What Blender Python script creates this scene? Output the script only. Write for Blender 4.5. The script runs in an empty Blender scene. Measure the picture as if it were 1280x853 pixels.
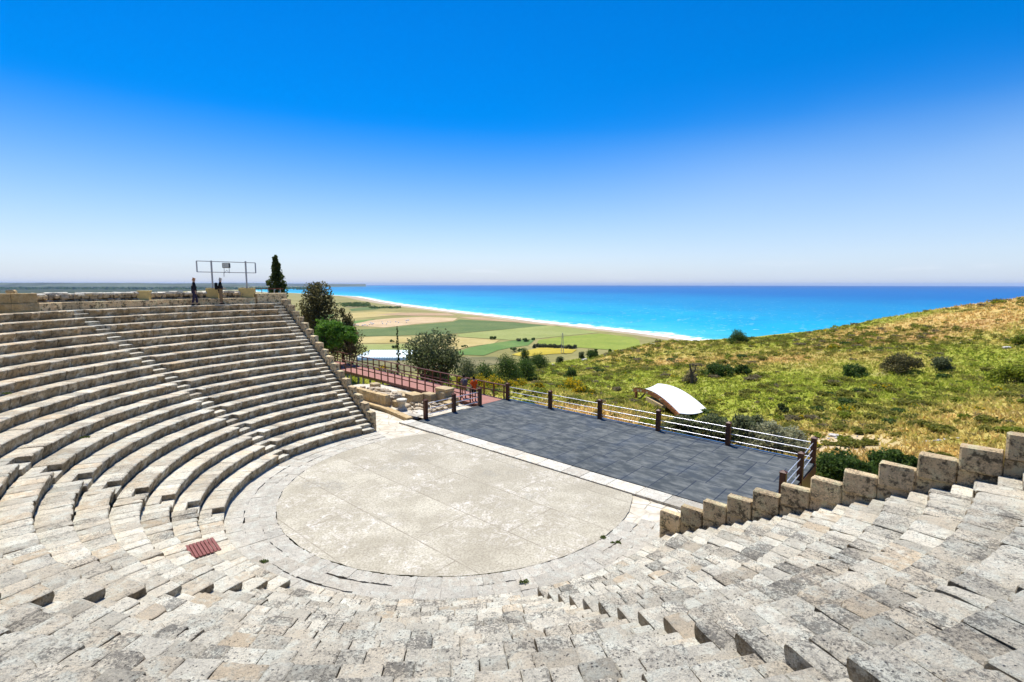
import bpy, bmesh, math, random
import numpy as np
from mathutils import Vector, Matrix, noise
random.seed(7); rng = np.random.default_rng(7)
PI = math.pi
R = math.radians
scene = bpy.context.scene
COL = scene.collection

# ------------------------------------------------------------------ camera model (metres; camera above the origin)
F, PITCH, ROLL, HC = 624.845, 0.1126, 0.0009, 8.20
def ray(px, py):
    u, v = px-640, py-426.5
    c, s = math.cos(ROLL), math.sin(ROLL)
    u, v = u*c+v*s, -u*s+v*c
    a = -v/F; c, s = math.cos(PITCH), math.sin(PITCH)
    return Vector((u/F, c+s*a, -s+c*a))
def at(px, py, depth): r = ray(px, py); return Vector((r.x*depth, r.y*depth, HC+r.z*depth))
def ground(px, py, z=0.0): r = ray(px, py); t = (z-HC)/r.z; return Vector((r.x*t, r.y*t, z))
# theatre frame
C0 = Vector((-2.1626, 20.326)); D, S, R1, RO, ZC = 0.6985, 0.3785, 8.688, 7.055, 0.057
US = Vector((0.7474, -0.6644)); NS = Vector((0.6644, 0.7474))
ROWS = 18
def st(u, n, z=0.0): p = C0+US*u+NS*n; return Vector((p.x, p.y, z))
def rk(k): return R1+(k-1)*D
def zk(k): return ZC+k*S
def pol(a, r, z=0.0): return Vector((C0.x+r*math.cos(a), C0.y+r*math.sin(a), z))
def onring(px, r, far=True):                       # plan point in image column px at radius r from the orchestra centre
    d = ray(px, 380); d2 = Vector((d.x, d.y)).normalized()
    b = d2.dot(C0); c = C0.dot(C0)-r*r; disc = math.sqrt(max(b*b-c, 0))
    t = b+disc if far else b-disc
    return d2*t
def zat(p, py): # height of the ray at image row py over plan point p
    return HC + ray(640, py).z/ray(640, py).y*p[1]

# ------------------------------------------------------------------ helpers
class MB:
    def __init__(s): s.v=[]; s.f=[]; s.t=[]; s.m=[]
    def add(s, vs, fs, tint=(0.5,0.5,0.0), mi=0):
        o=len(s.v); s.v.extend([tuple(v) for v in vs])
        for f in fs: s.f.append([i+o for i in f]); s.t.append(tint); s.m.append(mi)
    def box(s, c, size, rz=0.0, tint=(0.5,0.5,0.0), bev=0.0, mi=0, jit=0.0, M=None):
        c=Vector(c); hx,hy,hz=[q/2 for q in size]
        vs=[]
        if bev<=0:
            for z in (-hz,hz):
                for x,y in ((-hx,-hy),(hx,-hy),(hx,hy),(-hx,hy)): vs.append(Vector((x,y,z)))
            fs=[(3,2,1,0),(4,5,6,7)]+[(i,(i+1)%4,4+(i+1)%4,4+i) for i in range(4)]
        else:
            b=min(bev,hx*.45,hy*.45,hz*.45)
            rings=[(hx-b,hy-b,-hz),(hx,hy,-hz+b),(hx,hy,hz-b),(hx-b,hy-b,hz)]
            for rx,ry,z in rings:
                q=b if rx==hx else b*.5
                for x,y in ((-rx+q,-ry),(rx-q,-ry),(rx,-ry+q),(rx,ry-q),(rx-q,ry),(-rx+q,ry),(-rx,ry-q),(-rx,-ry+q)): vs.append(Vector((x,y,z)))
            fs=[tuple(reversed(range(8))),tuple(range(24,32))]
            for k in range(3):
                for i in range(8): fs.append((k*8+i,k*8+(i+1)%8,k*8+8+(i+1)%8,k*8+8+i))
        if jit:
            vs=[v+Vector((random.uniform(-jit,jit),random.uniform(-jit,jit),random.uniform(-jit,jit))) for v in vs]
        rot=M if M is not None else Matrix.Rotation(rz,3,'Z')
        s.add([rot@v+c for v in vs],fs,tint,mi)
    def tube(s, pts, r, n=8, tint=(0.5,0.5,0.0), mi=0, cap=True):
        pts=[Vector(p) for p in pts]; rad=r if isinstance(r,(list,tuple)) else [r]*len(pts)
        vs=[];fs=[]; ref=None
        for i,p in enumerate(pts):
            d=(pts[min(i+1,len(pts)-1)]-pts[max(i-1,0)]).normalized()
            if ref is None: ref=Vector((0,0,1)) if abs(d.z)<.9 else Vector((1,0,0))
            x=d.cross(ref).normalized(); y=d.cross(x).normalized(); ref=-y if False else ref
            for k in range(n):
                a=2*PI*k/n; vs.append(p+(x*math.cos(a)+y*math.sin(a))*rad[i])
        for i in range(len(pts)-1):
            for k in range(n): fs.append((i*n+k,i*n+(k+1)%n,(i+1)*n+(k+1)%n,(i+1)*n+k))
        if cap: fs.append(tuple(reversed(range(n)))); fs.append(tuple(range((len(pts)-1)*n,len(pts)*n)))
        s.add(vs,fs,tint,mi)
    def bar(s, a, b, w, h, tint=(0.5,0.5,0.0), mi=0, bev=0.0):
        a=Vector(a); b=Vector(b); d=b-a; L=d.length; x=d.normalized()
        up=Vector((0,0,1)) if abs(x.z)<.95 else Vector((0,1,0))
        y=up.cross(x).normalized(); z=x.cross(y)
        s.box((a+b)/2,(L,w,h),M=Matrix((x,y,z)).transposed(),tint=tint,mi=mi,bev=bev)
    def build(s, name, mats, parent=None, smooth=None, recalc=True, origin=None):
        me=bpy.data.meshes.new(name)
        o=Vector(origin) if origin is not None else None
        me.from_pydata([(Vector(v)-o) if o is not None else v for v in s.v],[],s.f)
        for m in (mats if isinstance(mats,(list,tuple)) else [mats]): me.materials.append(m)
        if recalc:
            bm=bmesh.new(); bm.from_mesh(me); bmesh.ops.recalc_face_normals(bm,faces=bm.faces); bm.to_mesh(me); bm.free()
        at_=me.attributes.new('tint','FLOAT_COLOR','FACE')
        at_.data.foreach_set('color',np.array([(t[0],t[1],t[2],1.0) for t in s.t],dtype=np.float32).ravel())
        if any(s.m): me.polygons.foreach_set('material_index',np.array(s.m,dtype=np.int32))
        if smooth is not None:
            me.shade_smooth(); me.set_sharp_from_angle(angle=R(smooth))
        ob=bpy.data.objects.new(name,me); COL.objects.link(ob)
        if parent is not None:
            ob.parent=parent
            if o is None: ob.matrix_parent_inverse=Matrix.Translation(-Vector(parent.location))
            else: ob.location=o-Vector(parent.location)
        elif o is not None: ob.location=o
        return ob
def tag(o, label, cat, group=None, kind=None):
    o['label']=label; o['category']=cat
    if group: o['group']=group
    if kind: o['kind']=kind
    return o
def struct(o): o['kind']='structure'; return o
def stuff(o, label, cat): return tag(o,label,cat,kind='stuff')
def thing(name, label, cat, loc=(0,0,0), group=None):
    o=bpy.data.objects.new(name,None); COL.objects.link(o); o.location=loc; o.empty_display_size=.2
    return tag(o,label,cat,group)
def copy_tree(o, loc, rz=0.0, sc=None, label=None, parent=None):
    c=o.copy(); COL.objects.link(c)
    if parent is not None: c.parent=parent
    else:
        c.location=loc; c.rotation_euler=(0,0,rz)
        if sc is not None: c.scale=sc if isinstance(sc,(tuple,Vector)) else (sc,sc,sc)
        if label: c['label']=label
    for ch in list(o.children): copy_tree(ch,None,parent=c)
    return c

# ------------------------------------------------------------------ materials
class N:
    def __init__(s,name):
        s.m=bpy.data.materials.new(name); s.m.use_nodes=True; s.t=s.m.node_tree; s.b=s.t.nodes['Principled BSDF']
        s.geo=s.t.nodes.new('ShaderNodeNewGeometry')
    def node(s,t,**k):
        n=s.t.nodes.new(t)
        for a,b in k.items(): setattr(n,a,b)
        return n
    def put(s,sock,v):
        if hasattr(v,'is_linked') or isinstance(v,bpy.types.NodeSocket): s.t.links.new(v,sock)
        else:
            if isinstance(v,(tuple,list)) and len(v)==3 and sock.type=='RGBA': v=(*v,1)
            sock.default_value=v
    def noise(s,scale,detail=4,rough=.55,vec=None,dist=0):
        n=s.node('ShaderNodeTexNoise'); n.inputs['Scale'].default_value=scale; n.inputs['Detail'].default_value=detail
        n.inputs['Roughness'].default_value=rough; n.inputs['Distortion'].default_value=dist
        s.put(n.inputs['Vector'],vec if vec is not None else s.geo.outputs['Position']); return n.outputs['Fac']
    def voro(s,scale,vec=None,feature='F1',out='Distance'):
        n=s.node('ShaderNodeTexVoronoi',feature=feature); n.inputs['Scale'].default_value=scale
        s.put(n.inputs['Vector'],vec if vec is not None else s.geo.outputs['Position']); return n.outputs[out]
    def ramp(s,fac,a,b,va=0.0,vb=1.0):
        n=s.node('ShaderNodeMapRange'); n.interpolation_type='SMOOTHSTEP'
        s.put(n.inputs[0],fac); 
        for i,v in ((1,a),(2,b),(3,va),(4,vb)): s.put(n.inputs[i],v)
        return n.outputs[0]
    def mix(s,fac,a,b,mode='MIX'):
        n=s.node('ShaderNodeMix',data_type='RGBA',blend_type=mode); n.clamp_factor=True
        s.put(n.inputs[0],fac); s.put(n.inputs[6],a); s.put(n.inputs[7],b); return n.outputs[2]
    def math(s,op,a,b=0.0,c=None):
        n=s.node('ShaderNodeMath',operation=op); s.put(n.inputs[0],a); s.put(n.inputs[1],b)
        if c is not None: s.put(n.inputs[2],c)
        return n.outputs[0]
    def attr(s,name='tint'):
        n=s.node('ShaderNodeAttribute',attribute_name=name); sp=s.node('ShaderNodeSeparateColor')
        s.t.links.new(n.outputs['Color'],sp.inputs[0]); return sp.outputs
    def xyz(s,vec=None):
        n=s.node('ShaderNodeSeparateXYZ'); s.put(n.inputs[0],vec if vec is not None else s.geo.outputs['Position']); return n.outputs
    def bump(s,h,strength=.5,dist=.02):
        n=s.node('ShaderNodeBump'); n.inputs['Strength'].default_value=strength; n.inputs['Distance'].default_value=dist
        s.put(n.inputs['Height'],h); s.t.links.new(n.outputs[0],s.b.inputs['Normal']); return n
    def done(s,col,rough=.9,spec=.25,metal=0.0):
        s.put(s.b.inputs['Base Color'],col); s.put(s.b.inputs['Roughness'],rough)
        s.put(s.b.inputs['Specular IOR Level'],spec); s.put(s.b.inputs['Metallic'],metal); return s.m

def stone_mat(name, pale, warm, grey, dark=(.10,.095,.085), lich=1.0, stain=0.5, rc=(.27,.18,.075), blot=None):
    n=N(name); t=n.attr()
    base=n.mix(n.math('MULTIPLY',t[1],.85),pale,warm)
    big=n.noise(1.1,5,.6); base=n.mix(n.ramp(big,.42,.68,0,.40),base,grey)
    mid=n.noise(6,7,.70,dist=.3); base=n.mix(n.ramp(mid,.50,.64,0,.35*stain+.2),base,tuple(q*.80 for q in grey))
    wt=n.noise(3.1,6,.7); base=n.mix(n.ramp(wt,.48,.62,0,.65),base,tuple(min(.80,q*1.22) for q in pale))
    # dark crusty lichen, amount per block
    li=n.noise(21,9,.80,dist=.5); patch=n.noise(1.6,4,.6)
    th=n.math('SUBTRACT',n.math('MULTIPLY_ADD',t[2],-.17,.685),n.math('MULTIPLY',n.ramp(patch,.40,.66),.10))
    lm=n.ramp(n.math('SUBTRACT',li,th),-.01,.07)
    base=n.mix(n.math('MULTIPLY',lm,.72*lich),base,dark)
    l2=n.noise(48,6,.7); base=n.mix(n.math('MULTIPLY',n.ramp(l2,.51,.63),.50*lich),base,(.17,.155,.13))
    pv=n.voro(17); pm=n.math('MULTIPLY',n.ramp(pv,.12,.24,1,0),n.ramp(n.noise(4,3),.42,.56)); base=n.mix(n.math('MULTIPLY',pm,.7),base,(.09,.08,.065))
    # upright faces: mixed towards the rc tone, with dark blotches
    nz=n.xyz(n.geo.outputs['Normal'])[2]; up=n.ramp(nz,.30,.70,1,0)
    vs=n.noise(2.6,6,.68,dist=.4); base=n.mix(n.math('MULTIPLY',up,n.ramp(vs,.30,.58,.12*stain,.85*stain)),base,rc)
    vd=n.noise(5.2,7,.72); base=n.mix(n.math('MULTIPLY',up,n.ramp(vd,.50,.60,0,blot if blot else .62*stain)),base,(.065,.055,.035))
    br=n.math('MULTIPLY_ADD',t[0],.55,.68)
    hs=n.node('ShaderNodeHueSaturation'); n.put(hs.inputs['Value'],br); n.put(hs.inputs['Color'],base)
    h=n.math('ADD',n.math('MULTIPLY',pm,-1.2),n.math('ADD',n.math('MULTIPLY',mid,1.8),n.math('MULTIPLY',li,1.6)))
    n.bump(h,1.0,.034)
    return n.done(hs.outputs[0],.92,.2)
M={}
M['stone']=stone_mat('limestone',(.72,.67,.55),(.62,.49,.32),(.50,.47,.39))
M['seat']=stone_mat('seat_limestone',(.75,.69,.54),(.67,.47,.25),(.47,.44,.36),lich=1.0,stain=.85)
M['coping']=stone_mat('coping_stone',(.80,.62,.37),(.74,.53,.28),(.66,.50,.30),dark=(.085,.07,.05),lich=.8,stain=.35,rc=(.70,.48,.24),blot=.85)
M['ashlar']=stone_mat('yellow_ashlar',(.60,.47,.27),(.58,.37,.13),(.48,.38,.24),lich=.45,stain=.35,rc=(.45,.29,.11))
M['core']=stone_mat('fill',(.22,.20,.17),(.22,.18,.13),(.16,.15,.13))
def floor_mat():
    n=N('orchestra_concrete'); pos=n.geo.outputs['Position']
    mp=n.node('ShaderNodeMapping'); n.put(mp.inputs['Vector'],pos); mp.inputs['Rotation'].default_value=(0,0,0.7267)
    col=n.mix(n.ramp(n.noise(.55,5,.6),.38,.66),(.43,.39,.29),(.61,.565,.435))
    br=n.node('ShaderNodeTexBrick'); br.offset=.37
    n.put(br.inputs['Vector'],mp.outputs[0]); br.inputs['Scale'].default_value=1; br.inputs['Brick Width'].default_value=5.3; br.inputs['Row Height'].default_value=2.35
    br.inputs['Mortar Size'].default_value=.028; br.inputs['Mortar Smooth'].default_value=.5
    n.put(br.inputs['Color1'],(.0,.0,.0)); n.put(br.inputs['Color2'],(1,1,1)); n.put(br.inputs['Mortar'],(.5,.5,.5))
    sp=n.node('ShaderNodeSeparateColor'); n.put(sp.inputs[0],br.outputs['Color'])
    col=n.mix(n.math('MULTIPLY',sp.outputs[0],.55),col,(.385,.345,.255))
    wh=n.math('MULTIPLY',n.ramp(n.noise(2.6,9,.78,dist=.9),.46,.66),n.ramp(n.noise(.4,3),.40,.62))
    col=n.mix(n.math('MULTIPLY',wh,.9),col,(.82,.77,.67))
    wl=n.ramp(n.noise(1.1,4),.45,.6)
    col=n.mix(n.math('MULTIPLY',br.outputs['Fac'],n.math('MULTIPLY_ADD',wl,.5,.4)),col,(.25,.215,.16))
    gr=n.math('MULTIPLY',n.ramp(n.noise(.45,3,vec=mp.outputs[0]),.62,.7),n.ramp(n.noise(7,6,.7),.4,.6)); col=n.mix(n.math('MULTIPLY',gr,.7),col,(.33,.32,.27))
    f=n.noise(15,8,.78); col=n.mix(n.ramp(f,.36,.60,.75,0),col,(.23,.20,.15))
    n.bump(n.math('ADD',n.noise(60,4,.7),n.math('MULTIPLY',n.noise(9,6,.7),1.5)),.5,.012)
    return n.done(col,.9,.25)
M['floor']=floor_mat()
def pave_mat():
    n=N('paving_stone'); col=n.mix(n.ramp(n.noise(1.2,6,.65),.35,.65),(.50,.44,.33),(.68,.62,.50))
    vd=n.voro(1.5,feature='DISTANCE_TO_EDGE'); ck=n.ramp(n.math('SUBTRACT',vd,n.math('MULTIPLY',n.noise(4,3),.04)),0.0,.022,1,0)
    col=n.mix(n.math('MULTIPLY',ck,n.ramp(n.noise(.7,2),.40,.55,.1,.7)),col,(.24,.21,.15))
    col=n.mix(n.ramp(n.noise(18,6,.7),.55,.75,0,.5),col,(.30,.28,.24))
    n.bump(n.math('ADD',n.noise(12,6,.7),n.math('MULTIPLY',ck,-.7)),.7,.02); return n.done(col,.92,.2)
M['pave']=pave_mat()
def deck_mat():
    n=N('painted_stage_board'); mp=n.node('ShaderNodeMapping',vector_type='TEXTURE'); n.put(mp.inputs['Vector'],n.geo.outputs['Position'])
    o=C0+NS*4.32+US*0.6; mp.inputs['Location'].default_value=(o.x,o.y,0); mp.inputs['Rotation'].default_value=(0,0,math.atan2(US.y,US.x))
    v=n.xyz(mp.outputs[0]); cb=n.node('ShaderNodeCombineXYZ'); n.put(cb.inputs[0],v[1]); n.put(cb.inputs[1],v[0])
    br=n.node('ShaderNodeTexBrick'); br.offset=.0; br.squash=1
    n.put(br.inputs['Vector'],mp.outputs[0]); br.inputs['Scale'].default_value=1; br.inputs['Brick Width'].default_value=1.22; br.inputs['Row Height'].default_value=2.02; br.offset=.3
    br.inputs['Mortar Size'].default_value=.026; br.inputs['Mortar Smooth'].default_value=.3; br.inputs['Bias'].default_value=-.1
    n.put(br.inputs['Color1'],(0,0,0)); n.put(br.inputs['Color2'],(1,1,1)); n.put(br.inputs['Mortar'],(.5,.5,.5))
    sp=n.node('ShaderNodeSeparateColor'); n.put(sp.inputs[0],br.outputs['Color'])
    col=n.mix(n.math('MULTIPLY',sp.outputs[0],1.0),(.050,.059,.062),(.076,.086,.087))
    m2=n.node('ShaderNodeMapping'); n.put(m2.inputs['Vector'],mp.outputs[0]); m2.inputs['Scale'].default_value=(.8,1.7,1)
    dust=n.noise(1.6,7,.68,vec=m2.outputs[0]); col=n.mix(n.ramp(dust,.40,.68,0,.8),col,(.17,.178,.165))
    bl=n.noise(.5,3); col=n.mix(n.ramp(bl,.5,.68,0,.25),col,(.03,.055,.10))
    col=n.mix(n.ramp(n.noise(4.5,5,.7,vec=mp.outputs[0]),.56,.7,0,.4),col,(.025,.03,.038))
    col=n.mix(n.math('MULTIPLY',br.outputs['Fac'],.8),col,(.012,.02,.04))
    n.bump(n.math('ADD',n.noise(30,4,.7),n.math('MULTIPLY',br.outputs['Fac'],-1.5)),.25,.01); return n.done(col,.75,.18)
M['deck']=deck_mat()
def wood_mat(name,a,b,rough=.6,sc=1.0):
    n=N(name); mp=n.node('ShaderNodeMapping'); n.put(mp.inputs['Vector'],n.geo.outputs['Position']); mp.inputs['Scale'].default_value=(9*sc,9*sc,1.1*sc)
    col=n.mix(n.ramp(n.noise(2.2,6,.65,vec=mp.outputs[0]),.35,.66),a,b); n.bump(n.noise(4,6,.7,vec=mp.outputs[0]),.3,.01); return n.done(col,rough,.35)
M['post']=wood_mat('dark_varnished_post',(.050,.014,.007),(.12,.038,.016),.5)
M['rail_wood']=wood_mat('red_brown_rail',(.095,.027,.014),(.17,.056,.03),.55)
M['glulam']=wood_mat('laminated_timber',(.26,.085,.03),(.37,.14,.055),.5)
M['hatch']=wood_mat('red_hatch_plank',(.16,.045,.035),(.26,.085,.065),.6)
def plank_mat():
    n=N('ramp_plank'); mp=n.node('ShaderNodeMapping',vector_type='TEXTURE'); n.put(mp.inputs['Vector'],n.geo.outputs['Position']); mp.inputs['Rotation'].default_value=(0,0,math.atan2(US.y,US.x))
    v=n.xyz(mp.outputs[0]); fr=n.math('FRACT',n.math('DIVIDE',v[0],.145)); ln=n.ramp(n.math('ABSOLUTE',n.math('SUBTRACT',fr,.5)),.42,.49)
    col=n.mix(n.noise(1.5,5,.6),(.26,.11,.08),(.44,.22,.17)); col=n.mix(n.math('MULTIPLY',ln,.7),col,(.09,.03,.025)); n.bump(n.math('MULTIPLY',ln,-1),.4,.01); return n.done(col,.75,.25)
M['plank']=plank_mat()
def plain_mat(name,col,rough=.6,spec=.4,metal=0.0,var=.12,sc=6):
    n=N(name); c=n.mix(n.ramp(n.noise(sc,5,.65),.3,.7),tuple(q*(1-var) for q in col),tuple(min(1,q*(1+var)) for q in col)); n.bump(n.noise(sc*6,4),.08,.01); return n.done(c,rough,spec,metal)
M['steel']=plain_mat('stainless_rail',(.74,.74,.77),.38,.5,.7,.05)
M['pole']=plain_mat('galvanised_pole',(.36,.36,.38),.5,.5,.5,.08)
M['dkmetal']=plain_mat('dark_metal',(.05,.05,.05),.5)
M['glass']=plain_mat('lamp_glass',(.42,.42,.38),.15,.6)
M['blue']=plain_mat('blue_edge_tone',(.03,.11,.25),.6)
M['blue2']=plain_mat('pale_hoops',(.33,.50,.48),.6)
M['canvas']=plain_mat('white_membrane',(.82,.82,.80),.55,.3,0,.03)
M['yellow']=plain_mat('yellow_render',(.55,.41,.16),.85,.2,0,.08)
M['rubble']=stone_mat('rubble_masonry',(.60,.50,.36),(.50,.36,.20),(.30,.26,.20),lich=.7,stain=.6)
M['white']=plain_mat('white_block',(.75,.75,.74),.8)
M['greenhouse']=plain_mat('greenhouse_film',(.62,.74,.74),.35,.5,0,.06,.15)
M['rock']=stone_mat('pale_rock',(.62,.58,.52),(.58,.48,.36),(.46,.44,.41),lich=.6)
M['bark']=plain_mat('bark',(.10,.075,.05),.95,.1,0,.35,9)
M['hills']=plain_mat('far_hills',(.10,.115,.07),.95,.05,0,.4,.0012)
def leaf_mat(name,a,b,flower=None,trans=.3):
    n=N(name); t=n.attr(); col=n.mix(t[1],a,b)
    hs=n.node('ShaderNodeHueSaturation'); n.put(hs.inputs['Value'],n.math('MULTIPLY_ADD',t[0],1.0,.5)); n.put(hs.inputs['Color'],col); col=hs.outputs[0]
    if flower: col=n.mix(t[2],col,flower)
    n.done(col,.65,.25)
    tr=n.node('ShaderNodeBsdfTranslucent'); n.put(tr.inputs[0],col); mx=n.node('ShaderNodeMixShader'); mx.inputs[0].default_value=trans
    out=n.t.nodes['Material Output']; n.t.links.new(n.b.outputs[0],mx.inputs[1]); n.t.links.new(tr.outputs[0],mx.inputs[2]); n.t.links.new(mx.outputs[0],out.inputs[0]); return n.m
M['lf_cyp']=leaf_mat('cypress_foliage',(.05,.085,.02),(.12,.15,.04),trans=.5)
M['lf_jun']=leaf_mat('brownish_conifer_foliage',(.08,.08,.028),(.17,.145,.06),trans=.5)
M['lf_green']=leaf_mat('fresh_green_leaves',(.075,.18,.018),(.15,.28,.04),trans=.5)
M['lf_olive']=leaf_mat('grey_green_leaves',(.10,.125,.045),(.20,.215,.10),trans=.5)
M['lf_dark']=leaf_mat('dark_green_leaves',(.04,.09,.015),(.11,.17,.03),trans=.5)
M['lf_grey']=leaf_mat('silvery_shrub_leaves',(.30,.31,.17),(.48,.46,.28),trans=.55)
M['lf_hum']=leaf_mat('hummock_foliage',(.17,.19,.025),(.29,.26,.05),trans=.55)
M['lf_hum2']=leaf_mat('bright_hummock_foliage',(.17,.22,.02),(.28,.30,.03),trans=.5)
M['lf_hum3']=leaf_mat('greyish_hummock_foliage',(.20,.165,.085),(.29,.24,.12),trans=.5)
M['lf_yel']=leaf_mat('broom_foliage',(.12,.18,.02),(.20,.24,.03),flower=(.75,.50,.01),trans=.5)
M['grass']=leaf_mat('grass_blades',(.33,.37,.04),(.70,.49,.17),flower=(.58,.31,.15),trans=.6)
M['weed']=leaf_mat('weed_leaves',(.08,.12,.02),(.14,.17,.04))
def terrain_mat():
    n=N('hillside_ground'); t=n.attr('patch')
    col=n.mix(t[0],(.29,.32,.042),(.60,.42,.155)); col=n.mix(t[1],col,(.50,.26,.12)); 
    col=n.mix(n.math('MULTIPLY',n.ramp(n.noise(.9,6,.7),.50,.66),.6),col,(.19,.235,.025))
    col=n.mix(n.math('MULTIPLY',n.ramp(n.noise(.35,5,.7),.56,.68),.6),col,(.38,.29,.15))
    col=n.mix(n.ramp(n.noise(5,5,.7),.32,.55,.35,0),col,(.13,.14,.03))
    col=n.mix(t[2],col,n.mix(n.noise(2.5,6,.7),(.50,.37,.20),(.62,.50,.31)))
    n.bump(n.math('ADD',n.noise(3,6,.7),n.noise(14,4,.7)),.6,.08); return n.done(col,.95,.1)
M['terrain']=terrain_mat()
def field_mat(name,a,b,sc=.02,rows=0.0,ang=0.0):
    n=N(name); col=n.mix(n.ramp(n.noise(sc,6,.6),.35,.65),a,b)
    col=n.mix(n.ramp(n.noise(sc*9,4,.7),.40,.65,.35,0),col,tuple(q*.7 for q in a))
    if rows:
        mp=n.node('ShaderNodeMapping'); n.put(mp.inputs['Vector'],n.geo.outputs['Position']); mp.inputs['Rotation'].default_value=(0,0,ang)
        w=n.math('SINE',n.math('MULTIPLY',n.xyz(mp.outputs[0])[0],6.283/rows)); col=n.mix(n.ramp(w,-.2,.9,0,.3),col,tuple(q*.6 for q in a))
    return n.done(col,.95,.1)
M['plain']=field_mat('plain_ground',(.24,.22,.075),(.33,.29,.11),.012)
M['sand']=field_mat('beach_sand',(.40,.32,.21),(.50,.41,.28),.02)

# ------------------------------------------------------------------ blocks of the seating
def mixed_tint(warm=0.0,lich=.4,spread=.3):
    return (min(1,max(0,random.gauss(.55,.21))), min(1,max(0,random.gauss(warm,.16))), min(1,max(0,random.gauss(lich,spread))))
def seat_block(mb, a0, a1, r0, r1, zb, zt, near, tint, stair=False):
    """one stone: a profile (radius, height) carried along an arc; worn, with a softly undercut front"""
    rm=(r0+r1)/2; L=(a1-a0)*rm; rj=random.gauss(0,.012 if not near else .017); zj=random.gauss(0,.006)
    h=zt-zb; uc=.075 if not stair else .02
    top=[.10,.24,.40,.56] if near else [.2,.45]
    prof=[(uc,-.04),(uc*.9,h*.35),(uc*.25,h*.62),(0,h*.78),(0.004,h-.03),(.030,h)]+[(q*(r1-r0)/.7,h) for q in top]+[((r1-r0)+.03,h-.004),((r1-r0)+.03,-.04)]
    nt=max(3,int(L/(.065 if near else .18)))
    ts=[0,.018/max(L,.1)]+[i/nt for i in range(1,nt)]+[1-.018/max(L,.1),1]
    off=Vector((random.random()*50,random.random()*50,random.random()*50)); am=.014 if near else .009
    tiltt=random.gauss(0,.007); tiltr=random.gauss(0,.005)
    chip=random.random()<.35 and near; cx=random.choice((0,1)); vs=[]; n=len(prof)
    for i,t in enumerate(ts):
        end=i in (0,len(ts)-1)
        for j,(pr,pz) in enumerate(prof):
            a=a0+(a1-a0)*t; r=r0+rj+pr; z=zb+pz
            if pz>h*.7: z+=zj+tiltt*(t-.5)*L+tiltr*(pr-.35)
            if end and pz>h*.7: z-=.014
            if end and j<5: r+=.010
            p=Vector((C0.x+r*math.cos(a),C0.y+r*math.sin(a),z))
            q=p*2.6+off
            if 2<j<n-1 or j==2:
                d=noise.noise_vector(q)*am+noise.noise_vector(q*4.3)*am*.7
                if pz<h*.95: d.z*=.4
                p+=d
            if chip and 2<j<8:
                w=max(0,1-abs(t-cx)*L/.12); p.z-=w*.04*(1 if j<6 else .35); 
                if j<6: p+=Vector((math.cos(a),math.sin(a),0))*w*.05
            vs.append(p)
    fs=[]
    for i in range(len(ts)-1):
        for j in range(n-1): fs.append((i*n+j,(i+1)*n+j,(i+1)*n+j+1,i*n+j+1))
    fs.append(tuple(range(n))); fs.append(tuple(reversed(range((len(ts)-1)*n,len(ts)*n))))
    mb.add(vs,fs,tint)
def lang(a,o,r): return R(a)+math.asin(max(-1,min(1,o/r)))
# boundaries (bearing in degrees, offset) going round from the far-left wall to the right wall
WEDGES=[((135.36,-.255),(164.71,-.216)),((164.71,.50),(207.75,-.60)),((207.75,.10),(248.5,-.60)),((248.5,.10),(285.75,-.20)),((285.75,.50),(315.66,.66))]
STAIRS=[((135.36,-.968,-.255)),((164.71,-.216,.50)),((207.75,-.60,.10)),((248.5,-.60,.10)),((285.75,-.20,.50)),((315.66,.66,1.364))]
WL=['wedge of pale stone seat rows between the far left stepped wall and first stairway','wide curved wedge of grey seat rows at the left edge of the photo','wedge of pale worn seat rows in the left foreground beside the red hatch','wedge of lichen-speckled seat rows in the centre foreground below the camera','wedge of worn grey seat rows rising beside the right stepped wall']
for wi,(A,B) in enumerate(WEDGES):
    am=(R(A[0])+R(B[0]))/2; p0=pol(am,R1,0)
    W=thing('seating_wedge',WL[wi],'stone seating',p0,'wedges of theatre seating')
    for k in range(1,ROWS+1):
        r0=rk(k); a0=lang(A[0],A[1],r0+.3); a1=lang(B[0],B[1],r0+.3); mb=MB()
        a=a0; near_row=(wi in (2,3,4)) and 2<=k<=16
        while a<a1-1e-4:
            L=random.uniform(.28,.58) if wi>1 else random.uniform(.34,.78)
            da=L/(r0+.35); b=min(a+da,a1)
            if a1-b<.22/r0: b=a1
            g=random.uniform(.001,.009)/r0
            if wi==0: tn=mixed_tint(.28+.62*max(0,(k-5)/13),.36)
            elif wi==1: tn=mixed_tint(.22+.75*max(0,(k-7)/11),.30)
            elif wi==2: tn=mixed_tint(.16,.34)
            else: tn=mixed_tint(.08,.68,.32)
            if random.random()<.05: tn=(tn[0],.62,tn[2]*.4)
            seat_block(mb,a+g,b-g,r0,r0+D,zk(k)-S-.03,zk(k),near_row,tn); a=b
        mb.build('seat_row',M['seat'],W,smooth=32)
SL=['narrow stairway climbing along the far left stepped wall','narrow stairway between the two far left seat wedges','stairway with dark side notches crossing the left seats above the red hatch','stairway with dark notches in the left foreground below the red hatch','stairway with dark notched blocks climbing to the lower right corner','flight of small pale steps along the right stepped wall']
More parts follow.
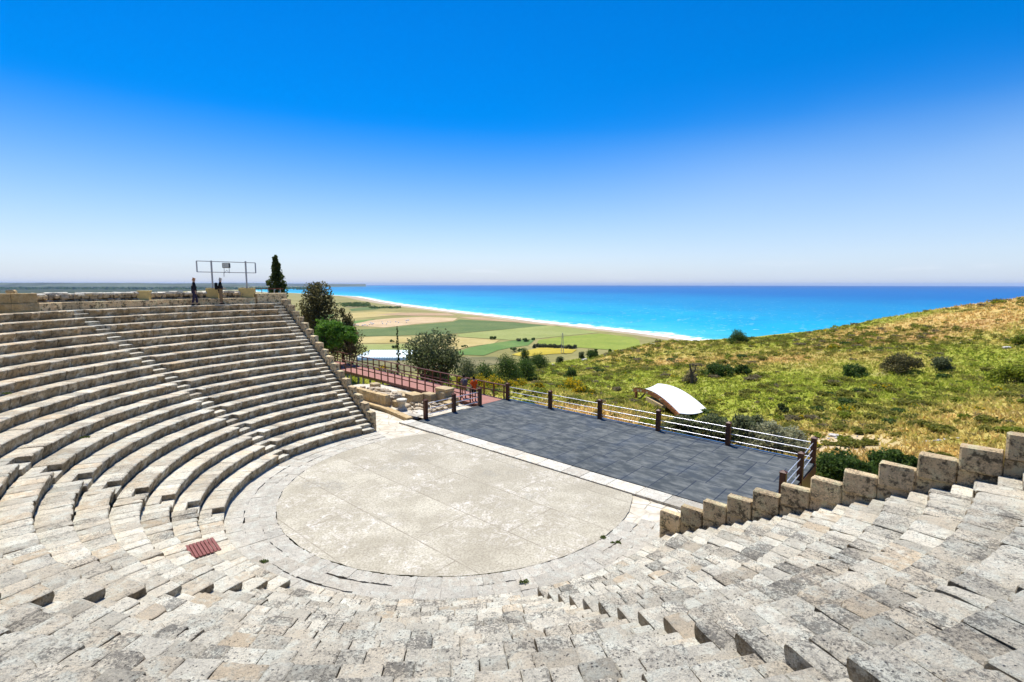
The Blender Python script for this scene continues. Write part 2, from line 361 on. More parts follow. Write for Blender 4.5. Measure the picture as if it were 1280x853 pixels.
for si,(a,o0,o1) in enumerate(STAIRS):
    u=Vector((math.cos(R(a)),math.sin(R(a)))); nn=Vector((-u.y,u.x))
    p0=C0+u*R1+nn*(o0+o1)/2
    T=thing('stairway',SL[si],'stairs',(p0.x,p0.y,0),'stairways between the seat wedges')
    om=(o0+o1)/2
    for k in range(1,ROWS+1):
        for half in (0,1):
            mb=MB(); rr=math.sqrt(rk(k)**2-om*om)+half*D/2; z=zk(k)-(S/2 if half==0 else 0)
            nb=2 if (si in (2,3,4) and random.random()<.4) else 1
            for b in range(nb):
                w=(o1-o0)/nb; oc=o0+w*(b+.5); hh=S/2+.22
                c=C0+u*(rr+D/4+.015)+nn*oc
                mb.box((c.x,c.y,z-hh/2+random.gauss(0,.005)),(D/2+.03,w-random.uniform(.006,.02),hh),R(a)+random.gauss(0,.012),mixed_tint(.12,.3),bev=.018,jit=.006)
            mb.build('step',M['seat'],T,smooth=32)
# fill under the stones and level walk behind the top row
def ring(mb,a0,a1,r0,r1,z,n=120,z2=None,tint=(.5,.1,.2)):
    vs=[];fs=[]
    for i in range(n+1):
        a=a0+(a1-a0)*i/n; vs+= [pol(a,r0,z),pol(a,r1,z if z2 is None else z2)]
    for i in range(n): fs.append((2*i,2*i+1,2*i+3,2*i+2))
    mb.add(vs,fs,tint)
mb=MB(); A0,A1=R(131),R(322)
for k in range(1,ROWS+1):
    ring(mb,A0,A1,rk(k)+.16,rk(k)+.16,zk(k)-S-.32,120,zk(k)-.32); ring(mb,A0,A1,rk(k)+.16,rk(k+1)+.16,zk(k)-.32)
struct(mb.build('embankment',M['core'],smooth=None))
mb=MB(); ring(mb,A0,A1,rk(19)-.02,rk(19)+5,zk(18)-.012,160); struct(mb.build('upper_path',M['pave']))

# stepped parapet walls along both ends of the seating
def parapet(label,a,o_in,o_out,len0,z0,nblk,flip):
    u=Vector((math.cos(R(a)),math.sin(R(a)))); nn=Vector((-u.y,u.x)); al0=math.sqrt(len0**2-o_in**2)
    sgn=1 if o_out>o_in else -1; p=C0+u*al0+nn*o_in
    T=thing('stepped_wall',label,'wall',(p.x,p.y,0))
    for k in range(nblk):
        mb=MB(); l0=al0+k*D; zt=z0+k*S+random.gauss(0,.012); zs=zk(k+1)-S-.15; dd=D+(.0 if k<nblk-1 else .4)
        tn=(random.gauss(.5,.15),random.gauss(.3,.18),random.uniform(.5,1.0))
        split=zt-.56; om=(o_in+o_out)/2; th=abs(o_out-o_in)
        M3=Matrix(((u.x,nn.x,0),(u.y,nn.y,0),(0,0,1)))
        g=random.uniform(.003,.008)
        # upper slab with a slightly leaning worn front end; lower course a little set back
        ub=[];hx=dd/2-g; lean=random.uniform(.02,.06)
        c=C0+u*(l0+dd/2)+nn*om
        mb.box((c.x,c.y,(zt+split)/2),(dd-2*g,th,zt-split-.006),M=M3,tint=tn,bev=.03,jit=.015)
        bot=zs-.5 if k else -.25
        c2=C0+u*(l0+dd/2)+nn*(om+sgn*.02)
        mb.box((c2.x,c2.y,(split+bot)/2),(dd-.004,th-.055,split-bot),M=M3,tint=(tn[0]*.95,min(1,tn[1]+.12),tn[2]*.7),bev=.012,jit=.004)
        mb.build('wall_block',M['coping'],T,smooth=32)
    return T
parapet('stepped stone wall closing the far left end of the seating',135.318,-.968,-1.26,9.0156,1.0804,17,False)
parapet('stepped tan stone wall with dark stains at the right end of the seating',315.66,1.364,1.64,8.4774,.9548,18,True)

# ------------------------------------------------------------------ orchestra, paving, stone strip
mb=MB(); vs=[]; a_s=math.atan2(NS.y,NS.x); half=math.acos(3.45/RO)
angs=[a_s+half+(2*PI-2*half)*i/150 for i in range(151)]
ring_=[pol(a,RO+.05*noise.noise(Vector((a*9,0,1)))+.02*noise.noise(Vector((a*40,0,4))),0.012) for a in angs]; mb.add([Vector((C0.x,C0.y,.012))]+ring_,[(0,i+1,i+2) for i in range(150)]+[(0,151,1)]); struct(mb.build('orchestra_floor',M['floor']))
# ring of flat kerb and paving slabs round the orchestra (flat ground: one sheet of separate stones)
mb=MB()
for (r0,r1,lo,hi,zz) in ((RO+.02,RO+.50,.22,.75,.008),(RO+.51,RO+1.02,.3,1.1,.012),(RO+1.03,R1+.14,.3,.9,.018)):
    a=R(128)
    while a<R(328):
        b=a+random.uniform(lo,hi)/r0; g=random.uniform(.001,.005)/r0; n=4; z=zz+random.gauss(0,.004); rr0=r0+random.uniform(0,.05)*(r0>RO+.1); rr1=r1-random.uniform(-.10,.03)*(r1<R1)-.0
        vs=[]
        for i in range(n+1):
            aa=a+g+(b-a-2*g)*i/n
            for r_ in (rr0,rr1): 
                for q in (0,1): vs.append(pol(aa,r_+random.gauss(0,.016),z-(.12 if q else 0)))
        fs=[]
        for i in range(n):
            o=i*4; fs+=[(o,o+4,o+6,o+2),(o+1,o+3,o+7,o+5),(o,o+1,o+5,o+4),(o+2,o+6,o+7,o+3)]
        fs+=[(0,2,3,1),(n*4,n*4+1,n*4+3,n*4+2)]
        mb.add(vs,fs,(random.gauss(.36,.08),max(0,random.gauss(.12,.12)),random.random()*.5)); a=b
struct(mb.build('paving',M['stone'],smooth=32))
mb=MB(); P=[st(-19,-2,-.05),st(16,-2,-.05),st(16,4.32,-.05),st(-19,4.32,-.05)]; 
nx,ny=60,14; vs=[st(-19+35*i/nx,-3+7.35*j/ny,-.03+.012*noise.noise(Vector((i*.7,j*.9,3)))) for j in range(ny+1) for i in range(nx+1)]
fs=[(j*(nx+1)+i,j*(nx+1)+i+1,(j+1)*(nx+1)+i+1,(j+1)*(nx+1)+i) for j in range(ny) for i in range(nx)]; mb.add(vs,fs)
struct(mb.build('parodos_ground',M['pave']))
# long strip of slabs in front of the stage
mb=MB(); u=-9.2
while u<10.6:
    w=random.uniform(.7,1.7); c=st(u+w/2,3.90,-.03+random.gauss(0,.004)); mb.box(c,(w-.014,.86,.20),math.atan2(US.y,US.x),mixed_tint(.10,.12,.12),bev=.012,jit=.004); u+=w
struct(mb.build('kerb_strip',M['stone'],smooth=32))
# raised kerb and ruin platform on the far left
mb=MB(); 
for a_,b_ in ((( -21,4.75),(-16.2,4.75)),((-16.2,4.75),(-12.6,4.72)),((-12.6,4.72),(-10.4,4.42)),((-10.4,4.42),(-9.1,4.2))):
    pa,pb=st(*a_,.07),st(*b_,.07); mb.bar(pa,pb+ (pb-pa).normalized()*-.01,.42,.26,mixed_tint(.35,.15),bev=.02)
struct(mb.build('kerb_edge',M['ashlar'],smooth=32))
mb=MB(); nx,ny=40,18; vs=[st(-21+12.4*i/nx,4.85+6.2*j/ny,.10-.05*j/ny+.05*noise.noise(Vector((i*.5,j*.5,9)))-(.5*max(0,(j-9)/9)**1.3)) for j in range(ny+1) for i in range(nx+1)]
mb.add(vs,[(j*(nx+1)+i,j*(nx+1)+i+1,(j+1)*(nx+1)+i+1,(j+1)*(nx+1)+i) for j in range(ny) for i in range(nx)]); struct(mb.build('ruin_ground',M['pave'],smooth=60))

# ------------------------------------------------------------------ stage and railings
azS=math.atan2(US.y,US.x)
T=thing('wooden_stage','wide low stage floor of blue-grey painted boards behind the orchestra','stage',st(1.2,8.3,0))
mb=MB(); mb.box(st(1.13,8.3,.045),(19.3,7.86,.07),azS); mb.build('deck',M['deck'],T)
mb=MB(); mb.box(st(10.80,8.3,-.55),(.05,7.8,1.10),azS); mb.box(st(1.13,12.25,-.65),(19.3,.05,1.3),azS); mb.build('skirt',M['post'],T)
mb=MB(); mb.box(st(1.13,12.17,.10),(19.2,.09,.045),azS,bev=.01); mb.build('edge_strip',M['blue'],T)  # narrow blue strip along the far edge of the deck
def rail_post(parent,u,n,zt=1.235,bot=0.05,w=.22):
    mb=MB(); mb.box(st(u,n,(bot+zt-.02)/2),(w,w,zt-.02-bot),azS,bev=.012)
    c=st(u,n,0); h=w/2+.012; b=Matrix.Rotation(azS,3,'Z'); z0=.08+zt-.10
    cap=MB(); vs=[b@Vector((x,y,0))+Vector((c.x,c.y,zt-.02)) for x,y in ((-h,-h),(h,-h),(h,h),(-h,h))]+[b@Vector((x,y,0))+Vector((c.x,c.y,zt+.01)) for x,y in ((-h,-h),(h,-h),(h,h),(-h,h))]+[Vector((c.x,c.y,zt+.09))]
    cap.add(vs,[(3,2,1,0),(0,1,5,4),(1,2,6,5),(2,3,7,6),(3,0,4,7),(4,5,8),(5,6,8),(6,7,8),(7,4,8)])
    po=mb.build('post',M['post'],parent); cp=cap.build('post_cap',M['post'],po); cp.matrix_parent_inverse=po.matrix_parent_inverse.copy(); cp.matrix_parent_inverse=Matrix.Translation(-Vector(parent.location))@Matrix.Identity(4)
    cp.matrix_parent_inverse=Matrix.Identity(4)
    return po
def rails(parent,a,b,hs=(1.02,.68,.34),r=.020):
    for h in hs:
        mb=MB(); mb.tube([st(*a,h),st(*b,h)],r,8); mb.build('rail',M['steel'],parent,smooth=50)
T=thing('stage_railing','long railing of dark posts and steel rails along the far side of the stage','railing',st(1.2,12.02,0))
us=[-8.2+3.78*k for k in range(6)]
for i,u in enumerate(us): rail_post(T,u,12.02,bot=.05 if i<5 else -1.0)
for a,b in zip(us[:-1],us[1:]): rails(T,(a+.10,12.02),(b-.10,12.02))
for n in (9.3,6.45): rail_post(T,10.74,n,bot=-.9)
rails(T,(10.68,11.92),(10.74,9.4)); rails(T,(10.74,9.2),(10.74,6.55))
T=thing('stage_railing','short railing of three dark posts and steel rails on the left side of the stage','railing',st(-8.45,7.2,0))
for n in (4.92,7.2,9.52): rail_post(T,-8.48,n)
rails(T,(-8.48,5.02),(-8.48,7.1)); rails(T,(-8.48,7.3),(-8.48,9.42))

# ------------------------------------------------------------------ boardwalk
T=thing('boardwalk','long reddish wooden boardwalk with brown railings leading left from the stage','boardwalk',st(-20,11,0))
nearA,nearB,farA,farB=(-8.55,9.66),(-36,11.05),(-8.55,12.02),(-36,13.45)
mb=MB(); z0,z1=.02,.085
vs=[st(*nearA,z0),st(*nearB,z0),st(*farB,z0),st(*farA,z0),st(*nearA,z1),st(*nearB,z1),st(*farB,z1),st(*farA,z1)]
mb.add(vs,[(0,1,2,3),(7,6,5,4),(0,4,5,1),(1,5,6,2),(2,6,7,3),(3,7,4,0)]); mb.build('deck',M['plank'],T)
mb=MB(); mb.bar(st(nearA[0],nearA[1]+.03,-.06),st(nearB[0],nearB[1]+.03,-.06),.06,.20); mb.bar(st(farA[0],farA[1]-.03,-.06),st(farB[0],farB[1]-.03,-.06),.06,.20); mb.build('beam',M['rail_wood'],T)
def lerp2(a,b,t): return (a[0]+(b[0]-a[0])*t,a[1]+(b[1]-a[1])*t)
for side,(A,B) in enumerate(((nearA,nearB),(farA,farB))):
    n=26
    for i in range(n+1):
        if side==0 and i==0: continue
        q=lerp2(A,B,i/n); mb=MB(); mb.box(st(*q,.52),(.085,.07,1.06),azS); mb.build('railing_post',M['rail_wood'],T)
    for h,w,hh in ((1.07,.13,.055),(.56,.05,.075)):
        mb=MB(); mb.bar(st(*A,h),st(*B,h),w,hh,bev=.008); mb.build('handrail' if h>1 else 'mid_rail',M['rail_wood'],T)
q0=farA
for h,w,hh in ((1.07,.13,.055),(.56,.05,.075)):
    mb=MB(); mb.bar(st(-8.56,12.02,h),st(-8.31,12.02,h),w,hh); mb.build('handrail' if h>1 else 'mid_rail',M['rail_wood'],T)
for i in range(1,12):
    q=lerp2(nearA,nearB,i/12); 
    for dn in (.15,2.2):
        mb=MB(); mb.tube([st(q[0],q[1]+dn,-2.2),st(q[0],q[1]+dn,.02)],.09,8); mb.build('support_post',M['pole'],T)

# ------------------------------------------------------------------ wooden hatch in the seats
T=thing('wooden_hatch','red plank hatch cover lying over a hole in the left foreground seats','hatch',ground(253,686,zk(2)))
a_=ground(231,688,zk(2)+.01); b_=ground(265,674,zk(2)+.01); c_=ground(276,689,zk(1)+.22); 
e1=(ground(267,673,zk(2)+.03)-ground(231,684,zk(2)+.03)); e1.z=0
L=e1.length; e1.normalize(); e2=Vector((e1.y,-e1.x,0)); org=ground(231,684,zk(2)+.03)
for i in range(8):
    mb=MB(); w=L/8; c=org+e1*(w*(i+.5))+e2*.42
    mb.box((c.x,c.y,zk(2)+.035),(w-.014,.92,.035),math.atan2(e1.y,e1.x),bev=.006); mb.build('plank',M['hatch'],T)
mb=MB()
for q in (.15,.7):
    c=org+e1*L/2+e2*q; mb.box((c.x,c.y,zk(2)+.005),(L*.98,.07,.03),math.atan2(e1.y,e1.x))
mb.build('batten',M['hatch'],T)

# ------------------------------------------------------------------ walls and things on the upper left rim
RB=rk(19)
def arcwall(name,label,mat,a0,a1,r0,r1,zb,zt,L,rough=.0,tintf=None,cap=None):
    T=thing(name,label,'wall',pol((a0+a1)/2,(r0+r1)/2,zb)); mb=MB(); a=a0
    while a<a1-1e-4:
        b=min(a1,a+random.uniform(*L)/r0); g=.004/r0; n=3; vs=[]; zz=zt+random.gauss(0,rough+.004)
        for i in range(n+1):
            aa=a+g+(b-a-2*g)*i/n
            for r_,z_ in ((r0,zb),(r0,zz-.02),(r0+.02,zz),(r1-.02,zz),(r1,zz-.02),(r1,zb)): vs.append(pol(aa,r_+random.gauss(0,.004+rough*.3),z_+random.gauss(0,.002+rough*.3)))
        fs=[]
        for i in range(n):
            for j in range(5): fs.append((i*6+j,(i+1)*6+j,(i+1)*6+j+1,i*6+j+1))
        fs+=[tuple(range(6)),tuple(reversed(range(n*6,n*6+6)))]
        mb.add(vs,fs,tintf() if tintf else mixed_tint(.3,.2)); a=b
    mb.build('masonry',mat,T,smooth=35); return T
def angof(px,r): p=onring(px,r); return math.atan2(p.y-C0.y,p.x-C0.x)%(2*PI)
z18=zk(18)
aR,aL_=angof(319,RB+.2),angof(46,RB+.2)
arcwall('bench_wall','low ashlar wall behind the top seat row with two people in front',M['coping'],aR,aL_,RB+.10,RB+.55,z18-.1,z18+.40,(.8,1.4),.0,lambda:mixed_tint(.35,.2))
T=thing('rubble_wall','rough rubble parapet wall along the top rim on the left','wall',pol((aR+aL_)/2,RB+1,z18))
mb=MB(); a=angof(300,RB+1)
def rubble(mb,a0,a1,r0,r1,zb,zt,mat=None):
    nrow=3
    for j in range(nrow):
        a=a0
        while a<a1:
            L=random.uniform(.16,.42); b=a+L/r0; z=zb+(zt-zb)*(j+.5)/nrow+random.gauss(0,.02)
            c=pol((a+b)/2,r0+.2+random.gauss(0,.03),z); mb.box(c,(.5+random.random()*.1,L*random.uniform(.86,1.0),(zt-zb)/nrow*random.uniform(.75,1.05)),(a+b)/2,mixed_tint(.35,.3,.3),bev=.05,jit=.025); a=b
rubble(mb,aR+.01,angof(44,RB+1),RB+.60,RB+1.3,z18,z18+.80); mb.build('rubble',M['rubble'],T,smooth=40)
mb=MB(); ring(mb,aR+.01,angof(44,RB+1),RB+.66,RB+1.15,z18+.72,80); ring(mb,aR+.01,angof(44,RB+1),RB+1.15,RB+1.15,z18-.2,80,z18+.72)
a=aR+.01
while a<angof(44,RB+1):
    b=a+random.uniform(.3,.7)/RB; c=pol((a+b)/2,RB+1.0+random.gauss(0,.04),z18+.79+random.gauss(0,.02)); mb.box(c,(.95,(b-a)*RB*.97,.15),(a+b)/2,(random.uniform(.7,1),.12,.15),bev=.05,jit=.02); a=b
mb.build('wall_top',M['stone'],T,smooth=40)
T=arcwall('ashlar_wall','orange ashlar block wall at the far left end of the rim',M['ashlar'],aL_+.001,R(200),RB+.02,RB+.6,z18-.1,z18+.42,(.9,1.5),0,lambda:(random.gauss(.45,.1),random.uniform(.7,1),.15))
mb=MB(); a=aL_+.001
while a<R(200):
    b=a+random.uniform(.7,1.2)/RB; c=pol((a+b)/2,RB+.35,z18+.42+.235); mb.box(c,(.56,(b-a)*RB-.012,.46),(a+b)/2,(random.gauss(.45,.1),random.uniform(.6,1),.15),bev=.02,jit=.006); a=b
mb.build('upper_course',M['ashlar'],T,smooth=35)
mb=MB(); c=pol(angof(18,RB+.8),RB+.9,z18+.96); mb.box(c,(.34,.3,.16),.4,(.6,.3,.3),bev=.05,jit=.03); tag(mb.build('loose_stone',M['ashlar'],smooth=40),'small loose stone on top of the orange block wall','stone')
# rendered blocks and the lamp frame
def rblock(px0,px1,py0,py1,r,name,label,group,dz=0):
    p=onring((px0+px1)/2,r); z0_,z1_=zat(p,py1),zat(p,py0); w=(px1-px0)/F*p.y; a=math.atan2(p.y-C0.y,p.x-C0.x)
    mb=MB(); mb.box((p.x,p.y,(z0_-.12+z1_)/2),(.75,w,z1_-z0_+.12),a*.35+R(90)*.65,(.5,.4,.1),bev=.02); tag(mb.build(name,M['yellow']),label,'block',group); return p,z1_
pa,za=rblock(260.8,274,360.6,371,RB+.72,'rendered_block','yellow rendered block under the left pole of the lamp frame','yellow blocks on the rim')
pb,zb_=rblock(301.5,318.2,360.4,370.2,RB+.72,'rendered_block','yellow rendered block under the right pole of the lamp frame','yellow blocks on the rim')
rblock(175.5,188,364,373.5,RB+.66,'rendered_block','small yellow rendered block standing alone in the rubble wall','yellow blocks on the rim')
T=thing('lamp_frame','tall grey metal frame on two poles carrying a floodlight','lamp frame',((pa.x+pb.x)/2,(pa.y+pb.y)/2,za))
zt_a,zt_b=zat(pa,326.3),zat(pb,327); dirv=(Vector((pb.x-pa.x,pb.y-pa.y,0))).normalized()
for p,z0_,z1_ in ((pa,za,zt_a),(pb,zb_,zt_b)):
    mb=MB(); mb.tube([(p.x,p.y,z0_-.05),(p.x,p.y,z1_)],.055,10); mb.build('pole',M['pole'],T,smooth=50)
    mb=MB(); mb.box((p.x,p.y,z0_+.015),(.3,.3,.03)); mb.build('base_plate',M['pole'],T)
zf1=zat(pa,327.4); zf0=zat(pa,340.8); P0=Vector((pa.x,pa.y,0))-dirv*.82-Vector((0,.09,0)); P1=Vector((pb.x,pb.y,0))+dirv*.70-Vector((0,.09,0))
mb=MB()
for z in (zf0,zf1): mb.bar(P0+Vector((0,0,z)),P1+Vector((0,0,z)),.045,.045)
for p in (P0,P1): mb.bar(p+Vector((0,0,zf0)),p+Vector((0,0,zf1)),.06,.06)
mb.build('crossbar_frame',M['pole'],T)
pm=P0.lerp(P1,.50); L_=thing('floodlight','',''); bpy.data.objects.remove(L_)
mb=MB(); mb.box(pm+Vector((0,-.12,zf1-.24)),(.46,.22,.34),.2,bev=.03); lampo=mb.build('floodlight',M['dkmetal'],T)
mb=MB(); mb.box(pm+Vector((.02,-.24,zf1-.24)),(.38,.02,.27),.2); lg=mb.build('lens',M['glass'],lampo)
mb=MB()
for x in (-.17,.17): mb.tube([pm+Vector((x,-.1,zf1-.4)),pm+Vector((x*1.0,-.1,zf0-.05))],.018,6)
mb.tube([pm+Vector((-.2,-.1,zf0-.02)),pm+Vector((-.2,-.1,zf0-.28))],.022,6); mb.tube([pm+Vector((-.17,-.1,zf1-.75)),pm+Vector((0,-.1,zf1-.55)),pm+Vector((.17,-.1,zf1-.75))],.015,6); mb.build('bracket',M['pole'],lampo)
# low end wall with a brown handrail
pe0,pe1=onring(320,RB+.35),onring(357,RB+.95)
T=thing('end_wall','low tan wall with a brown handrail at the top end of the left seats','wall',(pe0.x,pe0.y,z18))
mb=MB(); z1_=zat(pe0,367.2); mb.bar((pe0.x,pe0.y,(z18-.6+z1_)/2),(pe1.x,pe1.y,(z18-.6+z1_)/2),.4,z1_-z18+.6,(.6,.35,.2),bev=.03); mb.build('masonry',M['coping'],T,smooth=35)
zr=zat(pe0,361.8); mb=MB(); q0,q1=onring(316,RB+1.2),onring(355,RB+1.2)
mb.bar((q0.x,q0.y,zr),(q1.x,q1.y,zr),.10,.07); mb.build('handrail',M['rail_wood'],T)
for i in range(5):
    q=q0.lerp(q1,(i+.5)/5); mb=MB(); mb.tube([(q.x,q.y,z18-.1),(q.x,q.y,zr)],.03,6); mb.build('railing_post',M['pole'],T)

# ------------------------------------------------------------------ ruins left of the stage
def stone_thing(c,size,rz,label,mat='ashlar',bev=.04,jit=.02,tint=None,sub=True,group='ruined stone blocks',name='ruin_block'):
    mb=MB(); mb.box((0,0,size[2]/2),size,0,tint or mixed_tint(.3,.2),bev=bev,jit=jit); o=mb.build(name,M[mat],smooth=38); o.location=c; o.rotation_euler=(0,0,rz); return tag(o,label,'stone block',group)
T=thing('ruin_wall','long ruined wall of yellow ashlar blocks with rough rubble top beside the parodos','wall',st(-14.6,5.3,.05))
mb=MB(); u=-17
for w in (1.1,.95,.85,.75,.75):
    mb.box(st(u+w/2,5.06+.03*random.random(),.48),(w-.02,.38,.82),azS,(random.gauss(.62,.08),random.uniform(.25,.6),.1),bev=.02,jit=.012); u+=w
mb.build('facing',M['ashlar'],T,smooth=38)
mb=MB(); 
for i in range(60): mb.box(st(random.uniform(-16.8,-12.9),random.uniform(5.3,6.5),random.uniform(.3,.78)),(random.uniform(.25,.6),random.uniform(.2,.4),random.uniform(.15,.3)),random.random()*3,mixed_tint(.15,.1),bev=.06,jit=.03)
mb.box(st(-14.9,5.85,.35),(3.9,1.2,.6),azS,(.6,.2,.1),bev=.05); mb.build('core',M['rubble'],T,smooth=38)
RB_=[(-12.5,7.1,.9,.7,.62,'grey squared ruin block standing apart left of the tall block'),(-11.75,7.9,.8,.6,.60,'darker middle ruin block joining the tall block'),(-11.0,8.6,.85,.75,.75,'tall tan ruin block carrying a flat slab'),(-10.2,8.55,.6,.6,.45,'low tan ruin block right of the tall block'),(-9.7,7.9,.6,.5,.35,'small tan ruin block nearest the middle stage post'),
 (-13.6,7.0,.9,.5,.40,'flat pale ruin block behind the column base'),(-14.4,7.4,.7,.5,.42,'pale squared ruin block behind the long ruined wall'),(-16.9,6.9,.5,.5,.75,'pointed upright stone at the left end of the long ruined wall'),(-12.25,5.5,.4,.35,.45,'small upright stone at the right end of the long ruined wall')]
for (u,n,a_,b_,h,lab) in RB_: stone_thing(st(u,n,.02),(a_*1.2,b_*1.2,h*1.15),azS+random.gauss(0,.15),lab)
stone_thing(st(-11.0,8.6,.87),(1.1,.85,.24),azS+.1,'flat slab lying on the tall tan ruin block')
for i in range(46): stone_thing(st(random.uniform(-12.4,-9.3),random.uniform(5.6,7.6),.02),(random.uniform(.18,.55),random.uniform(.15,.42),random.uniform(.12,.32)),random.random()*3,'small loose rubble stone among the ruins left of the stage','rubble',.05,.03,group='loose rubble stones',name='rubble_stone')
for (u,n) in ((-10.6,4.95),(-9.6,4.9),(-9.3,5.5),(-10.0,5.7)): stone_thing(st(u,n,-.03),(.95,.6,.17),azS+random.gauss(0,.1),'flat pale paving slab beside the left stage post','stone',.02,.012,group='flat slabs by the stage',name='stone_slab')
p=st(-11.2,5.15,.05); T=thing('column_base','pale round column stump with a wide top standing on the ruin platform','column base',p)
mb=MB(); 
def lathe(mb,c,prof,n=20,tint=(.6,.15,.25)):
    vs=[];fs=[]
    for r_,z in prof:
        for k in range(n): vs.append(Vector((c[0]+r_*math.cos(2*PI*k/n),c[1]+r_*math.sin(2*PI*k/n),c[2]+z)))
    for i in range(len(prof)-1):
        for k in range(n): fs.append((i*n+k,i*n+(k+1)%n,(i+1)*n+(k+1)%n,(i+1)*n+k))
    fs.append(tuple(reversed(range(n)))); fs.append(tuple(range((len(prof)-1)*n,len(prof)*n))); mb.add(vs,fs,tint)
lathe(mb,p,[(.34,0),(.36,.08),(.33,.16),(.24,.24),(.22,.34)],20,(.45,.2,.5)); mb.build('drum',M['stone'],T,smooth=40)
mb=MB(); lathe(mb,(p.x,p.y,p.z+.33),[(.2,0),(.22,.18),(.26,.26),(.34,.34),(.34,.46),(.3,.48)],20,(.7,.15,.2)); mb.build('capital',M['stone'],T,smooth=40)

# ------------------------------------------------------------------ terrain
SEA=-62.0; PZ=-57.0
ctrl=[]
def cp(px,py,d): p=at(px,py,d); ctrl.append((p.x,p.y,p.z))
for a in [(690,492,45),(760,500,42),(640,485,45),(835,508,52),(880,530,44),(815,503,50),(850,530,42),(800,470,72),(850,450,88),(892,427,108),(820,429,112),(763,442,118),(690,455,125),(640,470,95),(720,470,86),(560,482,72),(560,496,48),(480,470,72),(420,463,60),
          (1280,376,85),(1134,394,95),(1018,415.5,105),(950,423,107),(1280,420,66),(1150,430,72),(1128,468,55),(1000,470,60),(950,500,48),(1050,505,44),(1200,500,41),(1280,500,37),(1280,545,30),(1150,542,33),(1060,552,32.5),(1120,585,27),(1000,555,33),(960,540,36),
          (1600,325,85),(1700,450,42),(1600,600,26),(2200,330,70),(2300,600,22)]: cp(*a)
for (u,n,z) in [(-4,14,-.5),(4,14,-1.0),(11,14,-1.4),(12.5,9,-1.6),(-14,11,-1.0),(-22,12,-1.2),(-30,12,-1.4),(-14,7,-.25),(-20,6,-.3),(-28,4,-.4),(-14,16,-2.6),(-25,18,-3.2),(14,4,-1.2),(18,0,-.9),(26,-6,.5)]: p=st(u,n,z); ctrl.append(tuple(p))
ctrl+=[(-45,30,2.0),(-55,5,5.0),(-60,50,-3),(-60,80,-9),(-30,100,-12),(30,5,0.5),(60,0,4),(-110,40,0),(-110,0,4),(-110,90,-12),(120,10,7),(150,60,14),(20,-10,4),(-20,-20,6),(-60,-20,6)]
ctrl=np.array(ctrl); 
def tps_fit(P,lam=.5):
    d=np.linalg.norm(P[:,None,:2]-P[None,:,:2],axis=2); K=np.where(d>0,d*d*np.log(d+1e-9),0)+lam*np.eye(len(P)); n=len(P)
    Q=np.hstack([np.ones((n,1)),P[:,:2]]); A=np.block([[K,Q],[Q.T,np.zeros((3,3))]]); return np.linalg.solve(A,np.concatenate([P[:,2],[0,0,0]]))
TW=tps_fit(ctrl,8.0)
def tps(X):
    X=np.atleast_2d(X); d=np.linalg.norm(X[:,None,:]-ctrl[None,:,:2],axis=2); K=np.where(d>0,d*d*np.log(d+1e-9),0); return K@TW[:-3]+TW[-3]+X@TW[-2:]
crest=[(-400,40),(-110,80),(-80,85),(-35,100),(-14,118),(0,126),(10,127),(22.6,119),(42,109),(63.5,106),(75,96),(87,87),(110,84),(220,90)]
CX=[c[0] for c in crest]; CY=[c[1] for c in crest]
def terr(X):
    X=np.atleast_2d(np.asarray(X,float)); z=tps(X); x,y=X[:,0],X[:,1]
    yc=np.interp(x,CX,CY); b=np.maximum(0,y-yc); z=z*np.exp(-b/300)-np.where(b>0,.012*b*b*np.minimum(1,1)/(1+.018*b),0)
    w=np.array([noise.noise(Vector((a*.11,c*.11,2)))*.35+noise.noise(Vector((a*.4,c*.4,5)))*.10 for a,c in X]); z=z+w*np.clip((y-26)/30,0,1)
    dx,dy=x-C0.x,y-C0.y; u=dx*US.x+dy*US.y; n=dx*NS.x+dy*NS.y; r=np.hypot(dx,dy)
    z=np.where((n<4.6)&(r<22.8),np.minimum(z,-1.3),z)
    z=np.where((u>-9.2)&(u<11.4)&(n>3.9)&(n<12.7),np.minimum(z,-.75),z)
    z=np.where((u>-21)&(u<-8.3)&(n>-3)&(n<11),np.minimum(z,-.75),z)
    z=np.where((u>-37)&(u<-8.3)&(n>9)&(n<14),np.minimum(z,-.5),z)
    return np.maximum(z,SEA-3)
def theight(x,y): return float(terr([[x,y]])[0])
def patchv(x,y,z=0):
    v=noise.fractal(Vector((x*.05,y*.05,1.3)),1,2,4); w=noise.fractal(Vector((x*.035+9,y*.06,4.7)),1,2,4)
    hi=min(1,max(0,(z+3.5)/6))                                  # drier grass towards the top of the hill
    dry=min(1,max(0,.13+v*1.0+.50*hi)); pink=min(1,max(0,(w+.05)*1.5))*min(1,.45+hi)
    dx,dy=x-C0.x,y-C0.y; u=dx*US.x+dy*US.y; n=dx*NS.x+dy*NS.y
    near=max(0,1-abs(n-15)/6) if -10<u<5 else 0; dry=max(dry,near*.95)
    p=at(1030,556,32.5); sand=max(0,1.25-math.hypot((x-p.x)/4.5,(y-p.y)/2.6)); sand=min(1,max(0,sand*1.6+noise.noise(Vector((x,y,0)))*.3)) if sand>0 else 0
    sand2=max(0,1-abs(n-15.5)/3.0)*(1 if -6<u<3 else 0)*.35
    return dry,pink*.8,max(sand,sand2)
xs=np.concatenate([np.arange(-130,-62,4.0),np.arange(-62,130,1.0),np.arange(130,230,4.0)]); ys=np.concatenate([np.arange(-30,8,3.0),np.arange(8,135,1.0),np.arange(135,420,5.0)])
XX,YY=np.meshgrid(xs,ys); pts=np.stack([XX.ravel(),YY.ravel()],1); ZZ=terr(pts); nx=len(xs)
mb=MB(); mb.v=[(a,b,c) for (a,b),c in zip(pts,ZZ)]
